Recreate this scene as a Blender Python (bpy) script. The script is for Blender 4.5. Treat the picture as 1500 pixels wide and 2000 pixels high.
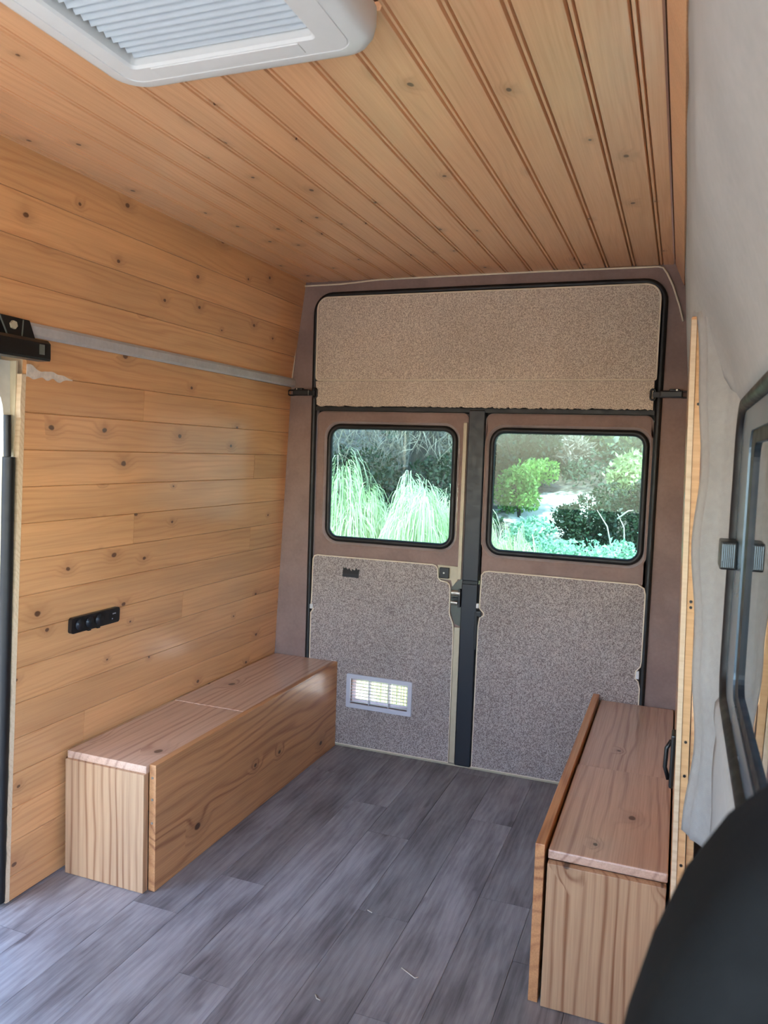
import bpy, bmesh, math, random
from mathutils import Vector, Matrix, noise as mnoise
random.seed(7)
sc = bpy.context.scene
for o in list(bpy.data.objects): bpy.data.objects.remove(o)
COL = sc.collection

# ------------------------------------------------------------------ camera
cd = bpy.data.cameras.new('camera'); cam = bpy.data.objects.new('camera', cd); COL.objects.link(cam)
cd.sensor_fit = 'VERTICAL'; cd.sensor_height = 36.0; cd.lens = 1530 / 2000 * 36
cd.clip_start = 0.02
R3 = Matrix(((0.93407373, -0.05814382, 0.35231459), (0.35547366, 0.05792452, -0.93288972), (0.03383412, 0.99662633, 0.07477438)))
cam.matrix_world = Matrix.Translation((0, 0, 1.2)) @ R3.to_4x4()
cd.dof.use_dof = True; cd.dof.focus_distance = 2.6; cd.dof.aperture_fstop = 10
sc.camera = cam
# ------------------------------------------------------------------ sky, sun, exposure
w = bpy.data.worlds.new('sky'); sc.world = w; w.use_nodes = True
wn = w.node_tree
bg = wn.nodes['Background']
sky = wn.nodes.new('ShaderNodeTexSky'); sky.sky_type = 'NISHITA'; sky.sun_disc = False
SUN = Vector((0.06, -0.42, 0.90)).normalized()
sky.sun_elevation = math.asin(SUN.z); sky.sun_rotation = math.atan2(SUN.x, SUN.y)
sky.air_density = 1.0; sky.dust_density = 1.0; sky.ozone_density = 1.0
wn.links.new(sky.outputs[0], bg.inputs[0]); bg.inputs[1].default_value = 0.62
sd = bpy.data.lights.new('sun', 'SUN'); sd.energy = 3.6; sd.angle = 0.01; sd.color = (1.0, 0.98, 0.94)
sun = bpy.data.objects.new('sun', sd); COL.objects.link(sun)
sun.rotation_euler = (-SUN).to_track_quat('-Z', 'Y').to_euler()
vs = sc.view_settings
vs.view_transform = 'Standard'; vs.look = 'None'; vs.gamma = 1.0; vs.use_curve_mapping = False
vs.exposure = 2.12
sc.cycles.use_adaptive_sampling = True; sc.cycles.adaptive_threshold = 0.07
sc.cycles.caustics_reflective = False; sc.cycles.caustics_refractive = False; sc.cycles.glossy_bounces = 3; sc.cycles.diffuse_bounces = 3; sc.cycles.max_bounces = 8; sc.cycles.transparent_max_bounces = 6

# ------------------------------------------------------------------ materials
def s2l(c):
    return tuple((v / 12.92 if v <= 0.04045 else ((v + 0.055) / 1.055) ** 2.4) for v in [x / 255 for x in c]) + (1.0,)
class NT:
    def __init__(s, name):
        s.m = bpy.data.materials.new(name); s.m.use_nodes = True; s.t = s.m.node_tree
        s.b = s.t.nodes['Principled BSDF']
    def n(s, typ, ins=None, **kw):
        nd = s.t.nodes.new(typ)
        for k, v in kw.items(): setattr(nd, k, v)
        for k, v in (ins or {}).items(): s.set(nd, k, v)
        return nd
    def set(s, nd, k, v):
        if hasattr(v, 'is_output'): s.t.links.new(v, nd.inputs[k])
        else: nd.inputs[k].default_value = v
    def math(s, op, a, b=0.0, c=None, clamp=False):
        nd = s.n('ShaderNodeMath', operation=op, use_clamp=clamp)
        s.set(nd, 0, a); s.set(nd, 1, b)
        if c is not None: s.set(nd, 2, c)
        return nd.outputs[0]
    def vmul(s, v, k):
        nd = s.n('ShaderNodeVectorMath', operation='MULTIPLY'); s.set(nd, 0, v); s.set(nd, 1, k); return nd.outputs[0]
    def vadd(s, v, k):
        nd = s.n('ShaderNodeVectorMath', operation='ADD'); s.set(nd, 0, v); s.set(nd, 1, k); return nd.outputs[0]
    def xyz(s, x=0.0, y=0.0, z=0.0):
        nd = s.n('ShaderNodeCombineXYZ'); s.set(nd, 0, x); s.set(nd, 1, y); s.set(nd, 2, z); return nd.outputs[0]
    def noise(s, vec, scale=1.0, detail=2.0, rough=0.5, dist=0.0, out=0):
        nd = s.n('ShaderNodeTexNoise'); s.set(nd, 'Vector', vec); s.set(nd, 'Scale', scale); s.set(nd, 'Detail', detail)
        s.set(nd, 'Roughness', rough); s.set(nd, 'Distortion', dist); return nd.outputs[out]
    def ramp(s, v, a, b, c=0.0, d=1.0, smooth=True):
        nd = s.n('ShaderNodeMapRange', interpolation_type='SMOOTHSTEP' if smooth else 'LINEAR')
        for k, x in zip(('Value', 'From Min', 'From Max', 'To Min', 'To Max'), (v, a, b, c, d)): s.set(nd, k, x)
        return nd.outputs[0]
    def mix(s, f, a, b, mode='MIX'):
        nd = s.n('ShaderNodeMix', data_type='RGBA', blend_type=mode)
        s.set(nd, 0, f); s.set(nd, 6, a); s.set(nd, 7, b); return nd.outputs[2]
    def hsv(s, col, h=0.5, sat=1.0, v=1.0):
        nd = s.n('ShaderNodeHueSaturation'); s.set(nd, 'Color', col); s.set(nd, 'Hue', h); s.set(nd, 'Saturation', sat); s.set(nd, 'Value', v)
        return nd.outputs[0]
    def bump(s, h, strength=0.3, dist=0.002):
        nd = s.n('ShaderNodeBump'); s.set(nd, 'Height', h); s.set(nd, 'Strength', strength); s.set(nd, 'Distance', dist)
        s.t.links.new(nd.outputs[0], s.b.inputs['Normal'])
    def coords(s, rnd=True):
        tc = s.n('ShaderNodeTexCoord').outputs['Object']
        oi = s.n('ShaderNodeObjectInfo').outputs['Random']
        if rnd:
            tc = s.vadd(tc, s.xyz(s.math('MULTIPLY', oi, 57.0), s.math('MULTIPLY', oi, 23.7), 0.0))
        return tc, oi
    def done(s, col=None, rough=None, **kw):
        if col is not None: s.set(s.b, 'Base Color', col)
        if rough is not None: s.set(s.b, 'Roughness', rough)
        for k, v in kw.items(): s.set(s.b, k, v)
        return s.m

def plain(name, rgb, rough=0.5, metal=0.0, var=0.06, scale=40.0, **kw):
    t = NT(name); c = s2l(rgb)
    tc, oi = t.coords()
    n = t.noise(tc, scale, 3.0)
    col = t.hsv(c, v=t.ramp(n, 0.25, 0.75, 1 - var, 1 + var))
    r = t.ramp(n, 0.3, 0.7, max(0.02, rough - 0.06), min(1, rough + 0.06))
    return t.done(col, r, Metallic=metal, **kw)

def wood(name, light, mid, knotc, ring=70.0, contrast=0.5, knots=0.22, kr=0.055, rough=0.38, var=0.10, warp=5.0, sharp=2.6, coat=0.25):
    t = NT(name)
    P, oi = t.coords()
    sep = t.n('ShaderNodeSeparateXYZ'); t.set(sep, 0, P)
    u, v, ww = sep.outputs
    # knots: round spots in sparse cells, the grain bends round them
    K = t.xyz(u, v, 0.0)
    K = t.vadd(K, t.vmul(t.n('ShaderNodeTexNoise', {'Vector': t.vmul(K, (30, 30, 1)), 'Scale': 1.0}).outputs['Color'], (0.008, 0.008, 0.0)))
    vo = t.n('ShaderNodeTexVoronoi', {'Vector': t.vmul(K, (6.0, 8.5, 1.0)), 'Scale': 1.0, 'Randomness': 0.9}, voronoi_dimensions='2D')
    d = vo.outputs['Distance']
    cs = t.n('ShaderNodeSeparateColor'); t.set(cs, 0, vo.outputs['Color'])
    has = t.math('LESS_THAN', cs.outputs[0], knots)
    size = t.ramp(cs.outputs[1], 0.0, 1.0, 0.45, 1.25, smooth=False)
    dn = t.math('DIVIDE', d, size)
    knot = t.math('MULTIPLY', t.ramp(dn, kr * 0.75, kr * 1.25, 1.0, 0.0), has)
    halo = t.math('MULTIPLY', t.ramp(dn, 0.0, kr * 6.5, 1.0, 0.0), has)
    # growth rings, long along the board
    warpn = t.noise(t.xyz(t.math('MULTIPLY', u, 1.6), t.math('MULTIPLY', v, 9.0), t.math('MULTIPLY', ww, 6.0)), 1.0, 2.0, 0.5)
    ph = t.math('ADD', t.math('MULTIPLY', t.math('ADD', v, t.math('MULTIPLY', ww, 0.6)), ring * 6.283), t.math('MULTIPLY', warpn, warp * 6.283))
    ph = t.math('ADD', ph, t.math('MULTIPLY', halo, 9.0))
    s1 = t.math('ADD', t.math('MULTIPLY', t.math('SINE', ph), 0.5), 0.5)
    s1 = t.math('POWER', s1, sharp)
    fade = t.noise(t.xyz(t.math('MULTIPLY', u, 0.9), t.math('MULTIPLY', v, 13.0), t.math('MULTIPLY', ww, 5.0)), 1.0, 2.0, 0.5)
    s1 = t.math('MULTIPLY', s1, t.ramp(fade, 0.30, 0.68, 0.12, 1.0))
    fine = t.noise(t.xyz(t.math('MULTIPLY', u, 5.0), t.math('MULTIPLY', v, 260.0), t.math('MULTIPLY', ww, 260.0)), 1.0, 3.0, 0.6)
    amt = t.math('ADD', t.math('MULTIPLY', s1, contrast), t.math('MULTIPLY', t.ramp(fine, 0.3, 0.75), 0.28), clamp=True)
    col = t.mix(amt, s2l(light), s2l(mid))
    tone = t.noise(t.xyz(t.math('MULTIPLY', u, 2.0), t.math('MULTIPLY', v, 14.0), 0.0), 1.0, 2.0)
    val = t.math('ADD', t.ramp(tone, 0.25, 0.75, 1 - var, 1 + var), t.math('MULTIPLY', t.math('SUBTRACT', oi, 0.5), var * 1.6))
    col = t.hsv(col, v=val)
    col = t.mix(t.math('MULTIPLY', halo, 0.28), col, s2l(knotc))
    col = t.mix(t.math('MULTIPLY', knot, 0.85), col, s2l([c * 0.62 for c in knotc]))
    t.bump(t.math('ADD', t.math('MULTIPLY', fine, 0.5), t.math('MULTIPLY', s1, -0.35)), 0.22, 0.001)
    return t.done(col, t.ramp(fine, 0.2, 0.8, rough - 0.05, rough + 0.1), **{'Coat Weight': coat, 'Coat Roughness': 0.2})

def floor_mat():
    t = NT('laminate_oak')
    P, oi = t.coords()
    sep = t.n('ShaderNodeSeparateXYZ'); t.set(sep, 0, P); u, v, ww = sep.outputs
    warpn = t.noise(t.xyz(t.math('MULTIPLY', u, 2.2), t.math('MULTIPLY', v, 9.0), 0.0), 1.0, 3.0)
    ph = t.math('ADD', t.math('MULTIPLY', v, 52 * 6.283), t.math('MULTIPLY', warpn, 26.0))
    s1 = t.math('ADD', t.math('MULTIPLY', t.math('SINE', ph), 0.5), 0.5)
    fine = t.noise(t.xyz(t.math('MULTIPLY', u, 9.0), t.math('MULTIPLY', v, 240.0), 0.0), 1.0, 4.0, 0.65)
    big = t.noise(t.xyz(t.math('MULTIPLY', u, 3.0), t.math('MULTIPLY', v, 12.0), 0.0), 1.0, 4.0, 0.6)
    amt = t.math('ADD', t.math('MULTIPLY', s1, 0.16), t.math('MULTIPLY', fine, 0.62))
    amt = t.math('ADD', amt, t.ramp(big, 0.3, 0.72, -0.30, 0.38), clamp=True)
    col = t.mix(amt, s2l((162, 160, 163)), s2l((79, 74, 79)))
    kn = t.noise(t.xyz(t.math('MULTIPLY', u, 7.0), t.math('MULTIPLY', v, 16.0), 0.0), 1.0, 1.0)
    col = t.mix(t.ramp(kn, 0.68, 0.80, 0.0, 0.65), col, s2l((64, 56, 60)))
    col = t.hsv(col, v=t.ramp(oi, 0, 1, 0.86, 1.14, smooth=False))
    t.bump(fine, 0.15, 0.0006)
    return t.done(col, t.ramp(fine, 0.2, 0.8, 0.27, 0.44))

def carpet_mat(name, light, dark, scale=420.0):
    t = NT(name)
    P, oi = t.coords(False)
    a = t.noise(t.vmul(P, (1.0, 1.0, 0.75)), scale, 2.0, 0.6, 0.5)
    b = t.noise(P, scale * 0.35, 3.0, 0.6)
    c = t.noise(P, 3.0, 2.0)
    m = t.math('ADD', t.math('MULTIPLY', a, 0.75), t.math('MULTIPLY', b, 0.25))
    col = t.mix(t.ramp(m, 0.40, 0.60), s2l(dark), s2l(light))
    col = t.hsv(col, v=t.ramp(c, 0.3, 0.7, 0.93, 1.06))
    t.bump(m, 0.9, 0.004)
    return t.done(col, 0.95, **{'Sheen Weight': 0.2, 'Specular IOR Level': 0.15})

def velour_mat(name, rgb, var=0.12, scale=7.0, sheen=0.3):
    t = NT(name)
    P, oi = t.coords(False)
    a = t.noise(P, scale, 4.0, 0.6)
    f = t.noise(P, 700.0, 2.0)
    g = t.noise(P, 90.0, 3.0)
    val = t.math('ADD', t.ramp(a, 0.3, 0.7, 1 - var, 1 + var), t.math('MULTIPLY', t.math('SUBTRACT', g, 0.5), 0.22))
    col = t.hsv(s2l(rgb), v=val)
    t.bump(t.math('ADD', f, t.math('MULTIPLY', g, 0.6)), 0.35, 0.0012)
    return t.done(col, 0.92, **{'Sheen Weight': sheen, 'Sheen Roughness': 0.5, 'Specular IOR Level': 0.15})

def glass_mat(name, tint, refl=1.0, rough=0.0):
    t = NT(name); t.t.nodes.remove(t.b)
    out = t.t.nodes['Material Output']
    tr = t.n('ShaderNodeBsdfTransparent', {'Color': tint + (1.0,)})
    gl = t.n('ShaderNodeBsdfGlossy', {'Color': (1, 1, 1, 1), 'Roughness': rough})
    fr = t.n('ShaderNodeFresnel', {'IOR': 1.45})
    # dusty film on the pane
    P, oi = t.coords(False)
    mx = t.n('ShaderNodeMixShader', {0: t.math('MULTIPLY', fr.outputs[0], refl), 1: tr.outputs[0], 2: gl.outputs[0]})
    t.t.links.new(mx.outputs[0], out.inputs[0])
    return t.m

def leaf_mat(name, a, b, trans=0.35, scale=1.3):
    t = NT(name)
    g = t.n('ShaderNodeNewGeometry')
    rnd = g.outputs['Random Per Island']
    P, oi = t.coords(False)
    big = t.noise(P, scale, 2.0)
    col = t.mix(t.math('ADD', t.math('MULTIPLY', rnd, 0.6), t.ramp(big, 0.3, 0.7, -0.1, 0.4), clamp=True), s2l(a), s2l(b))
    t.set(t.b, 'Base Color', col); t.set(t.b, 'Roughness', 0.55)
    out = t.t.nodes['Material Output']
    tl = t.n('ShaderNodeBsdfTranslucent', {'Color': col})
    mx = t.n('ShaderNodeMixShader', {0: trans, 1: t.b.outputs[0], 2: tl.outputs[0]})
    t.t.links.new(mx.outputs[0], out.inputs[0])
    return t.m

M = {}
M['wall_pine'] = wood('pine_cladding', (232, 172, 116), (202, 134, 82), (128, 68, 38), ring=50, contrast=0.42, knots=0.40, kr=0.050, rough=0.32, coat=1.0)
M['ceil_pine'] = wood('pine_ceiling', (238, 184, 138), (212, 148, 102), (122, 66, 40), ring=55, contrast=0.32, knots=0.40, kr=0.042, rough=0.33, var=0.06)
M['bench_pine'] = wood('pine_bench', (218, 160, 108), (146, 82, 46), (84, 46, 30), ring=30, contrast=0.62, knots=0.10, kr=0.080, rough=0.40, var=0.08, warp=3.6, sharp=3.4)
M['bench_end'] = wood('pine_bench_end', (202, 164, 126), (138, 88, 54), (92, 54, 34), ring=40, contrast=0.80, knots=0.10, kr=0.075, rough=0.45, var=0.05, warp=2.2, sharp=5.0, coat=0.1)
M['skylit_lid'] = wood('skylit_bench_lid', (224, 188, 162), (158, 110, 88), (112, 66, 52), ring=34, contrast=0.55, knots=0.14, kr=0.075, rough=0.34, var=0.05, warp=2.6, sharp=4.0, coat=0.8)  # lid pine turned pinker and greyer to carry the sky reflection
M['batten'] = wood('raw_batten', (220, 174, 122), (180, 124, 78), (80, 46, 30), ring=80, contrast=0.4, knots=0.06, rough=0.6)
M['pale_wood'] = wood('pale_raw_edge', (226, 200, 166), (196, 160, 122), (120, 80, 56), ring=90, contrast=0.4, knots=0.05, rough=0.7)
M['floor'] = floor_mat()
M['backing'] = plain('brown_backing', (112, 70, 42), 0.9)
M['carpet'] = carpet_mat('beige_loop_carpet', (250, 236, 216), (188, 166, 146))
M['carpet_low'] = carpet_mat('grey_beige_carpet', (206, 194, 186), (128, 114, 110))
M['velour'] = velour_mat('mauve_velour', (150, 127, 119))
M['skylit_rim'] = velour_mat('skylit_velour_rim', (176, 160, 156))  # velour made paler to hold the sky highlight round the glass
M['fabric'] = velour_mat('pale_grey_lining', (166, 163, 158), 0.06, 4.0, 0.1)
M['rail_fabric'] = velour_mat('grey_rail_felt', (186, 180, 176), 0.08, 9.0)
M['piping'] = plain('cream_binding', (240, 226, 202), 0.8)
M['rubber'] = plain('black_rubber', (14, 14, 16), 0.5)
M['navy'] = plain('navy_black_strip', (24, 28, 36), 0.42)
M['black'] = plain('black_plastic', (12, 12, 14), 0.38)
M['cream'] = plain('cream_paint', (196, 184, 156), 0.4)
M['bodywhite'] = plain('off_white_paint', (214, 210, 198), 0.4)
M['steel'] = plain('zinc_steel', (176, 172, 162), 0.35, 0.8)
M['white'] = plain('white_plastic', (226, 226, 224), 0.38, var=0.015)
M['blind'] = plain('white_pleated_blind', (186, 194, 200), 0.7, var=0.02)
M['ventwhite'] = plain('vent_white', (206, 208, 216), 0.4, var=0.02)
M['alu'] = plain('sky_tinted_aluminium', (110, 128, 142), 0.30, 0.6, var=0.02, scale=2.0)  # blue of the reflected sky mixed into the metal colour
M['filler'] = plain('white_filler', (222, 206, 190), 0.8, var=0.12, scale=90)
M['seat'] = velour_mat('charcoal_seat_cloth', (8, 9, 9), 0.35, 22.0, 0.0)
M['seat_trim'] = plain('grey_green_seat_shell', (96, 100, 92), 0.55)
M['straw'] = plain('pale_straw', (220, 214, 200), 0.7)
M['mark'] = plain('pale_print', (150, 156, 168), 0.6)
M['glass'] = glass_mat('rear_tinted_glass', (0.60, 0.76, 0.745), 0.4)
M['side_glass'] = glass_mat('side_window_glass', (0.60, 0.78, 0.88))

# ------------------------------------------------------------------ mesh helpers
class MB:
    def __init__(s): s.v = []; s.f = []; s.mi = []
    def add(s, vs, fs, m=0):
        k = len(s.v); s.v += [tuple(p) for p in vs]; s.f += [tuple(i + k for i in q) for q in fs]; s.mi += [m] * len(fs)
    def box(s, x0, x1, y0, y1, z0, z1, b=0.0, m=0):
        if b <= 0:
            s.add([(x, y, z) for x in (x0, x1) for y in (y0, y1) for z in (z0, z1)],
                  [(0, 1, 3, 2), (4, 6, 7, 5), (0, 4, 5, 1), (2, 3, 7, 6), (0, 2, 6, 4), (1, 5, 7, 3)], m)
        else:
            bm = bmesh.new()
            vv = [bm.verts.new((x, y, z)) for x in (x0, x1) for y in (y0, y1) for z in (z0, z1)]
            for q in [(0, 1, 3, 2), (4, 6, 7, 5), (0, 4, 5, 1), (2, 3, 7, 6), (0, 2, 6, 4), (1, 5, 7, 3)]: bm.faces.new([vv[i] for i in q])
            bmesh.ops.bevel(bm, geom=bm.edges[:], offset=b, segments=2, profile=0.6, affect='EDGES')
            s.bm(bm, m)
    def bm(s, bm, m=0):
        bm.verts.index_update()
        s.add([v.co[:] for v in bm.verts], [[v.index for v in f.verts] for f in bm.faces], m); bm.free()
    def tube(s, pts, r, n=8, closed=False, m=0, flat=None):
        pts = [Vector(p) for p in pts]; N = len(pts); rr = r if isinstance(r, (list, tuple)) else [r] * N
        up = Vector((0.13, 0.21, 0.97)); k = len(s.v); prev = None
        for i, p in enumerate(pts):
            a = pts[(i - 1) % N] if (closed or i > 0) else p
            b = pts[(i + 1) % N] if (closed or i < N - 1) else p
            t = (b - a).normalized()
            if prev is None:
                e = t.cross(up); e = e if e.length > 1e-4 else t.cross(Vector((1, 0, 0)))
            else: e = prev - t * prev.dot(t)
            e.normalize(); prev = e; g = t.cross(e)
            for j in range(n):
                A = 2 * math.pi * j / n
                s.v.append(tuple(p + e * (rr[i] * math.cos(A)) + g * (rr[i] * math.sin(A))))
        for i in range(N if closed else N - 1):
            for j in range(n):
                a = k + i * n + j; b = k + i * n + (j + 1) % n; c = k + ((i + 1) % N) * n + (j + 1) % n; d = k + ((i + 1) % N) * n + j
                s.f.append((a, b, c, d)); s.mi.append(m)
        if not closed:
            s.f.append(tuple(k + j for j in reversed(range(n)))); s.mi.append(m)
            s.f.append(tuple(k + (N - 1) * n + j for j in range(n))); s.mi.append(m)
    def extrude(s, prof, x0, x1, m=0):
        """profile of (y,z) points extruded along x, closed ends"""
        n = len(prof); k = len(s.v)
        s.v += [(x0, y, z) for y, z in prof] + [(x1, y, z) for y, z in prof]
        for i in range(n):
            j = (i + 1) % n; s.f.append((k + i, k + j, k + n + j, k + n + i)); s.mi.append(m)
        s.f.append(tuple(k + i for i in reversed(range(n)))); s.mi.append(m)
        s.f.append(tuple(k + n + i for i in range(n))); s.mi.append(m)
    def plate(s, outer, holes, a, b, axis='y', m=0, bev=0.0):
        """flat plate with holes; loops are (h, z) points; thickness from a to b along the axis"""
        bm = bmesh.new(); edges = []
        for loop in [outer] + holes:
            vv = [bm.verts.new((p[0], 0, p[1])) for p in loop]
            edges += [bm.edges.new((vv[i], vv[(i + 1) % len(vv)])) for i in range(len(vv))]
        res = bmesh.ops.triangle_fill(bm, edges=edges, use_beauty=True, use_dissolve=False)
        faces = [f for f in bm.faces]
        bm.normal_update()
        r = bmesh.ops.extrude_face_region(bm, geom=faces)
        for v in [g for g in r['geom'] if isinstance(g, bmesh.types.BMVert)]: v.co.y = b - a
        bmesh.ops.recalc_face_normals(bm, faces=bm.faces[:])
        if bev > 0:
            es = [e for e in bm.edges if len(e.link_faces) == 2 and e.calc_face_angle(0) > 1.0 and all(abs(v.co.y) < 1e-6 for v in e.verts)]
            bmesh.ops.bevel(bm, geom=es, offset=bev, segments=2, profile=0.6, affect='EDGES')
        for v in bm.verts:
            h, t, z = v.co; t += a
            v.co = (h, t, z) if axis == 'y' else ((t, h, z) if axis == 'x' else (h, z, t))
        if axis != 'y': bmesh.ops.reverse_faces(bm, faces=bm.faces[:])
        s.bm(bm, m)
    def mesh(s, name, mats, smooth=False):
        me = bpy.data.meshes.new(name); me.from_pydata(s.v, [], s.f)
        for mt in (mats if isinstance(mats, (list, tuple)) else [mats]): me.materials.append(M[mt] if isinstance(mt, str) else mt)
        me.polygons.foreach_set('material_index', s.mi)
        if smooth: me.polygons.foreach_set('use_smooth', [True] * len(me.polygons))
        me.update(); return me
    def build(s, name, mats, parent=None, smooth=False, auto=None, recalc=True):
        me = s.mesh(name, mats, smooth)
        if recalc:
            b = bmesh.new(); b.from_mesh(me); bmesh.ops.recalc_face_normals(b, faces=b.faces[:]); b.to_mesh(me); b.free()
        if smooth and auto is not None:
            try: me.set_sharp_from_angle(angle=auto)
            except Exception: pass
        return link(name, me, parent)
def link(name, me, parent=None, mat=None):
    o = bpy.data.objects.new(name, me); COL.objects.link(o)
    W = mat or Matrix.Identity(4)
    if parent is not None:
        o.parent = parent
        P = Matrix.Identity(4); q = parent
        while q is not None: P = q.matrix_basis @ P; q = q.parent
        o.matrix_basis = P.inverted() @ W
    else: o.matrix_basis = W
    return o
def tag(o, label=None, cat=None, group=None, kind=None):
    for k, v in (('label', label), ('category', cat), ('group', group), ('kind', kind)):
        if v: o[k] = v
    return o
def empty(name, loc, label=None, cat=None, group=None, kind=None):
    o = bpy.data.objects.new(name, None); o.empty_display_size = 0.05; COL.objects.link(o); o.location = loc
    return tag(o, label, cat, group, kind)
def rrect(x0, x1, z0, z1, r, n=6):
    r = r if isinstance(r, (list, tuple)) else (r,) * 4      # bl br tr tl
    out = []
    for (cx, cz, a0, rr) in ((x0 + r[0], z0 + r[0], 180, r[0]), (x1 - r[1], z0 + r[1], 270, r[1]), (x1 - r[2], z1 - r[2], 0, r[2]), (x0 + r[3], z1 - r[3], 90, r[3])):
        if rr <= 1e-6: out.append((cx, cz)); continue
        for i in range(n + 1):
            A = math.radians(a0 + 90 * i / n); out.append((cx + rr * math.cos(A), cz + rr * math.sin(A)))
    return out
def lerp_prof(prof, z):
    for (z0, x0), (z1, x1) in zip(prof, prof[1:]):
        if z <= z1: return x0 + (x1 - x0) * (z - z0) / (z1 - z0)
    return prof[-1][1]

YR = 2.88            # inner face of the rear doors
ZC = 1.872           # ceiling
LW = [(0, -1.572), (0.35, -1.558), (1.46, -1.510), (ZC + 0.05, -1.448)]     # left cladding face, x by height
RW = [(0, 0.0295), (0.37, 0.0260), (1.45, 0.0), (1.80, -0.028), (ZC + 0.05, -0.07)]

_board_cache = {}
def board_mesh(L, W, t, style, mat, edge=0.003):
    key = (round(L, 3), round(W, 4), style, mat)
    if key in _board_cache: return _board_cache[key]
    h = W / 2
    if style == 'bead':      # face, groove, narrow bead, joint
        pr = [(-h, -t), (-h, -0.008), (-h + 0.0025, -0.0005), (-h + 0.0075, -0.0005), (-h + 0.0100, -0.008), (-h + 0.0130, 0), (h - 0.003, 0), (h, -0.008), (h, -t)]
    else:
        pr = [(-h, -t), (-h, -edge), (-h + edge, 0), (h - edge, 0), (h, -edge), (h, -t)]
    mb = MB(); mb.extrude(pr, -L / 2, L / 2)
    me = mb.mesh('board', mat)
    b = bmesh.new(); b.from_mesh(me); bmesh.ops.recalc_face_normals(b, faces=b.faces[:]); b.to_mesh(me); b.free()
    _board_cache[key] = me
    return me
def frame_mat(o, ex, ey):
    ex = Vector(ex).normalized(); ey = Vector(ey).normalized(); ez = ex.cross(ey)
    return Matrix(((ex.x, ey.x, ez.x, o[0]), (ex.y, ey.y, ez.y, o[1]), (ex.z, ey.z, ez.z, o[2]), (0, 0, 0, 1)))

# ================================================================== SETTING
# ---- floor of laminate planks
mb = MB(); mb.box(-1.66, 0.12, -0.6, YR + 0.06, -0.05, -0.010)
floor = tag(mb.build('floor', 'backing'), 'grey brown laminate plank floor of the van', kind='structure')
PW = 0.1395
ends = {0: 2.31, 1: 2.78, 2: 2.03, 3: 2.47, 4: 1.84, 5: 2.25, 6: 2.43, 7: 1.84, 8: 2.62, 9: 2.15, 10: 2.4, 11: 2.0, -1: 2.2}
for k in range(-1, 12):
    x1 = -0.032 - PW * k; x0 = x1 - PW
    x1 = min(x1, 0.10); x0 = max(x0, -1.60)
    js = [ends[k] - 0.985 * q for q in range(-1, 5)]
    if x1 - x0 < 0.01: continue
    cuts = sorted([YR + 0.0] + [j for j in js if -0.55 < j < YR - 0.02] + [-0.55])
    for a, b in zip(cuts, cuts[1:]):
        me = board_mesh(round(b - a, 3) - 0.0012, x1 - x0 - 0.0005, 0.009, 'v', 'floor', 0.0009)
        link('plank', me, floor, frame_mat(((x0 + x1) / 2, (a + b) / 2, 0), (0, 1, 0), (-1, 0, 0)))
mb = MB(); mb.box(-1.40, -0.085, YR - 0.006, YR + 0.004, 0.0002, 0.007, 0.001)
tag(mb.build('trim_1', 'cream'), 'thin cream metal threshold strip under the rear doors', kind='structure')

# ---- ceiling of tongue and groove boards with an opening for the hatch
HX0, HX1, HY0, HY1 = -0.925, -0.505, 0.735, 1.155
mb = MB(); mb.plate([(-1.52, -0.6), (-0.02, -0.6), (-0.02, YR + 0.06), (-1.52, YR + 0.06)], [[(HX0, HY0), (HX1, HY0), (HX1, HY1), (HX0, HY1)]], ZC + 0.016, ZC + 0.05, axis='z')
ceiling = tag(mb.build('ceiling', 'backing'), 'varnished tongue and groove pine ceiling of the van', kind='structure')
CP = 0.0887
for k in range(-1, 16):
    x1 = -0.112 - CP * k; x0 = x1 - CP
    if k == -1: x1 = -0.064
    x0 = max(x0, -1.4545)
    if x1 - x0 < 0.01: continue
    segs = [(-0.55, YR)]
    if x1 > HX0 and x0 < HX1: segs = [(-0.55, HY0), (HY1, YR)]
    for a, b in segs:
        me = board_mesh(b - a, x1 - x0 - 0.0006, 0.014, 'bead', 'ceil_pine')
        link('board', me, ceiling, frame_mat(((x0 + x1) / 2, (a + b) / 2, ZC), (0, 1, 0), (1, 0, 0)))
# narrow wooden strip in the corner between ceiling and lining on the right
mb = MB(); A = Vector((-0.0605, 0, ZC - 0.001)); B = Vector((-0.030, 0, 1.800)); nrm = Vector((1, 0, 0.42)).normalized() * 0.010
mb.add([A + Vector((0, -0.55, 0)), B + Vector((0, -0.55, 0)), B + nrm + Vector((0, -0.55, 0)), A + nrm * 2.0 + Vector((0, -0.55, 0)),
        A + Vector((0, YR, 0)), B + Vector((0, YR, 0)), B + nrm + Vector((0, YR, 0)), A + nrm * 2.0 + Vector((0, YR, 0))],
       [(0, 1, 2, 3), (7, 6, 5, 4), (0, 4, 5, 1), (1, 5, 6, 2), (2, 6, 7, 3), (3, 7, 4, 0)])
tr = tag(mb.build('trim_2', 'ceil_pine'), 'narrow pine strip closing the ceiling edge on the right', kind='structure')

# ---- cab end behind the camera: roof bulkhead and dashboard wall with the open windscreen between
mb = MB(); mb.box(-1.655, 0.13, -0.66, -0.605, 1.42, 1.93); mb.box(-1.655, 0.13, -0.66, -0.605, -0.05, 0.80)
tag(mb.build('wall_front', 'bodywhite'), 'front end of the van below and above the windscreen', kind='structure')
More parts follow.
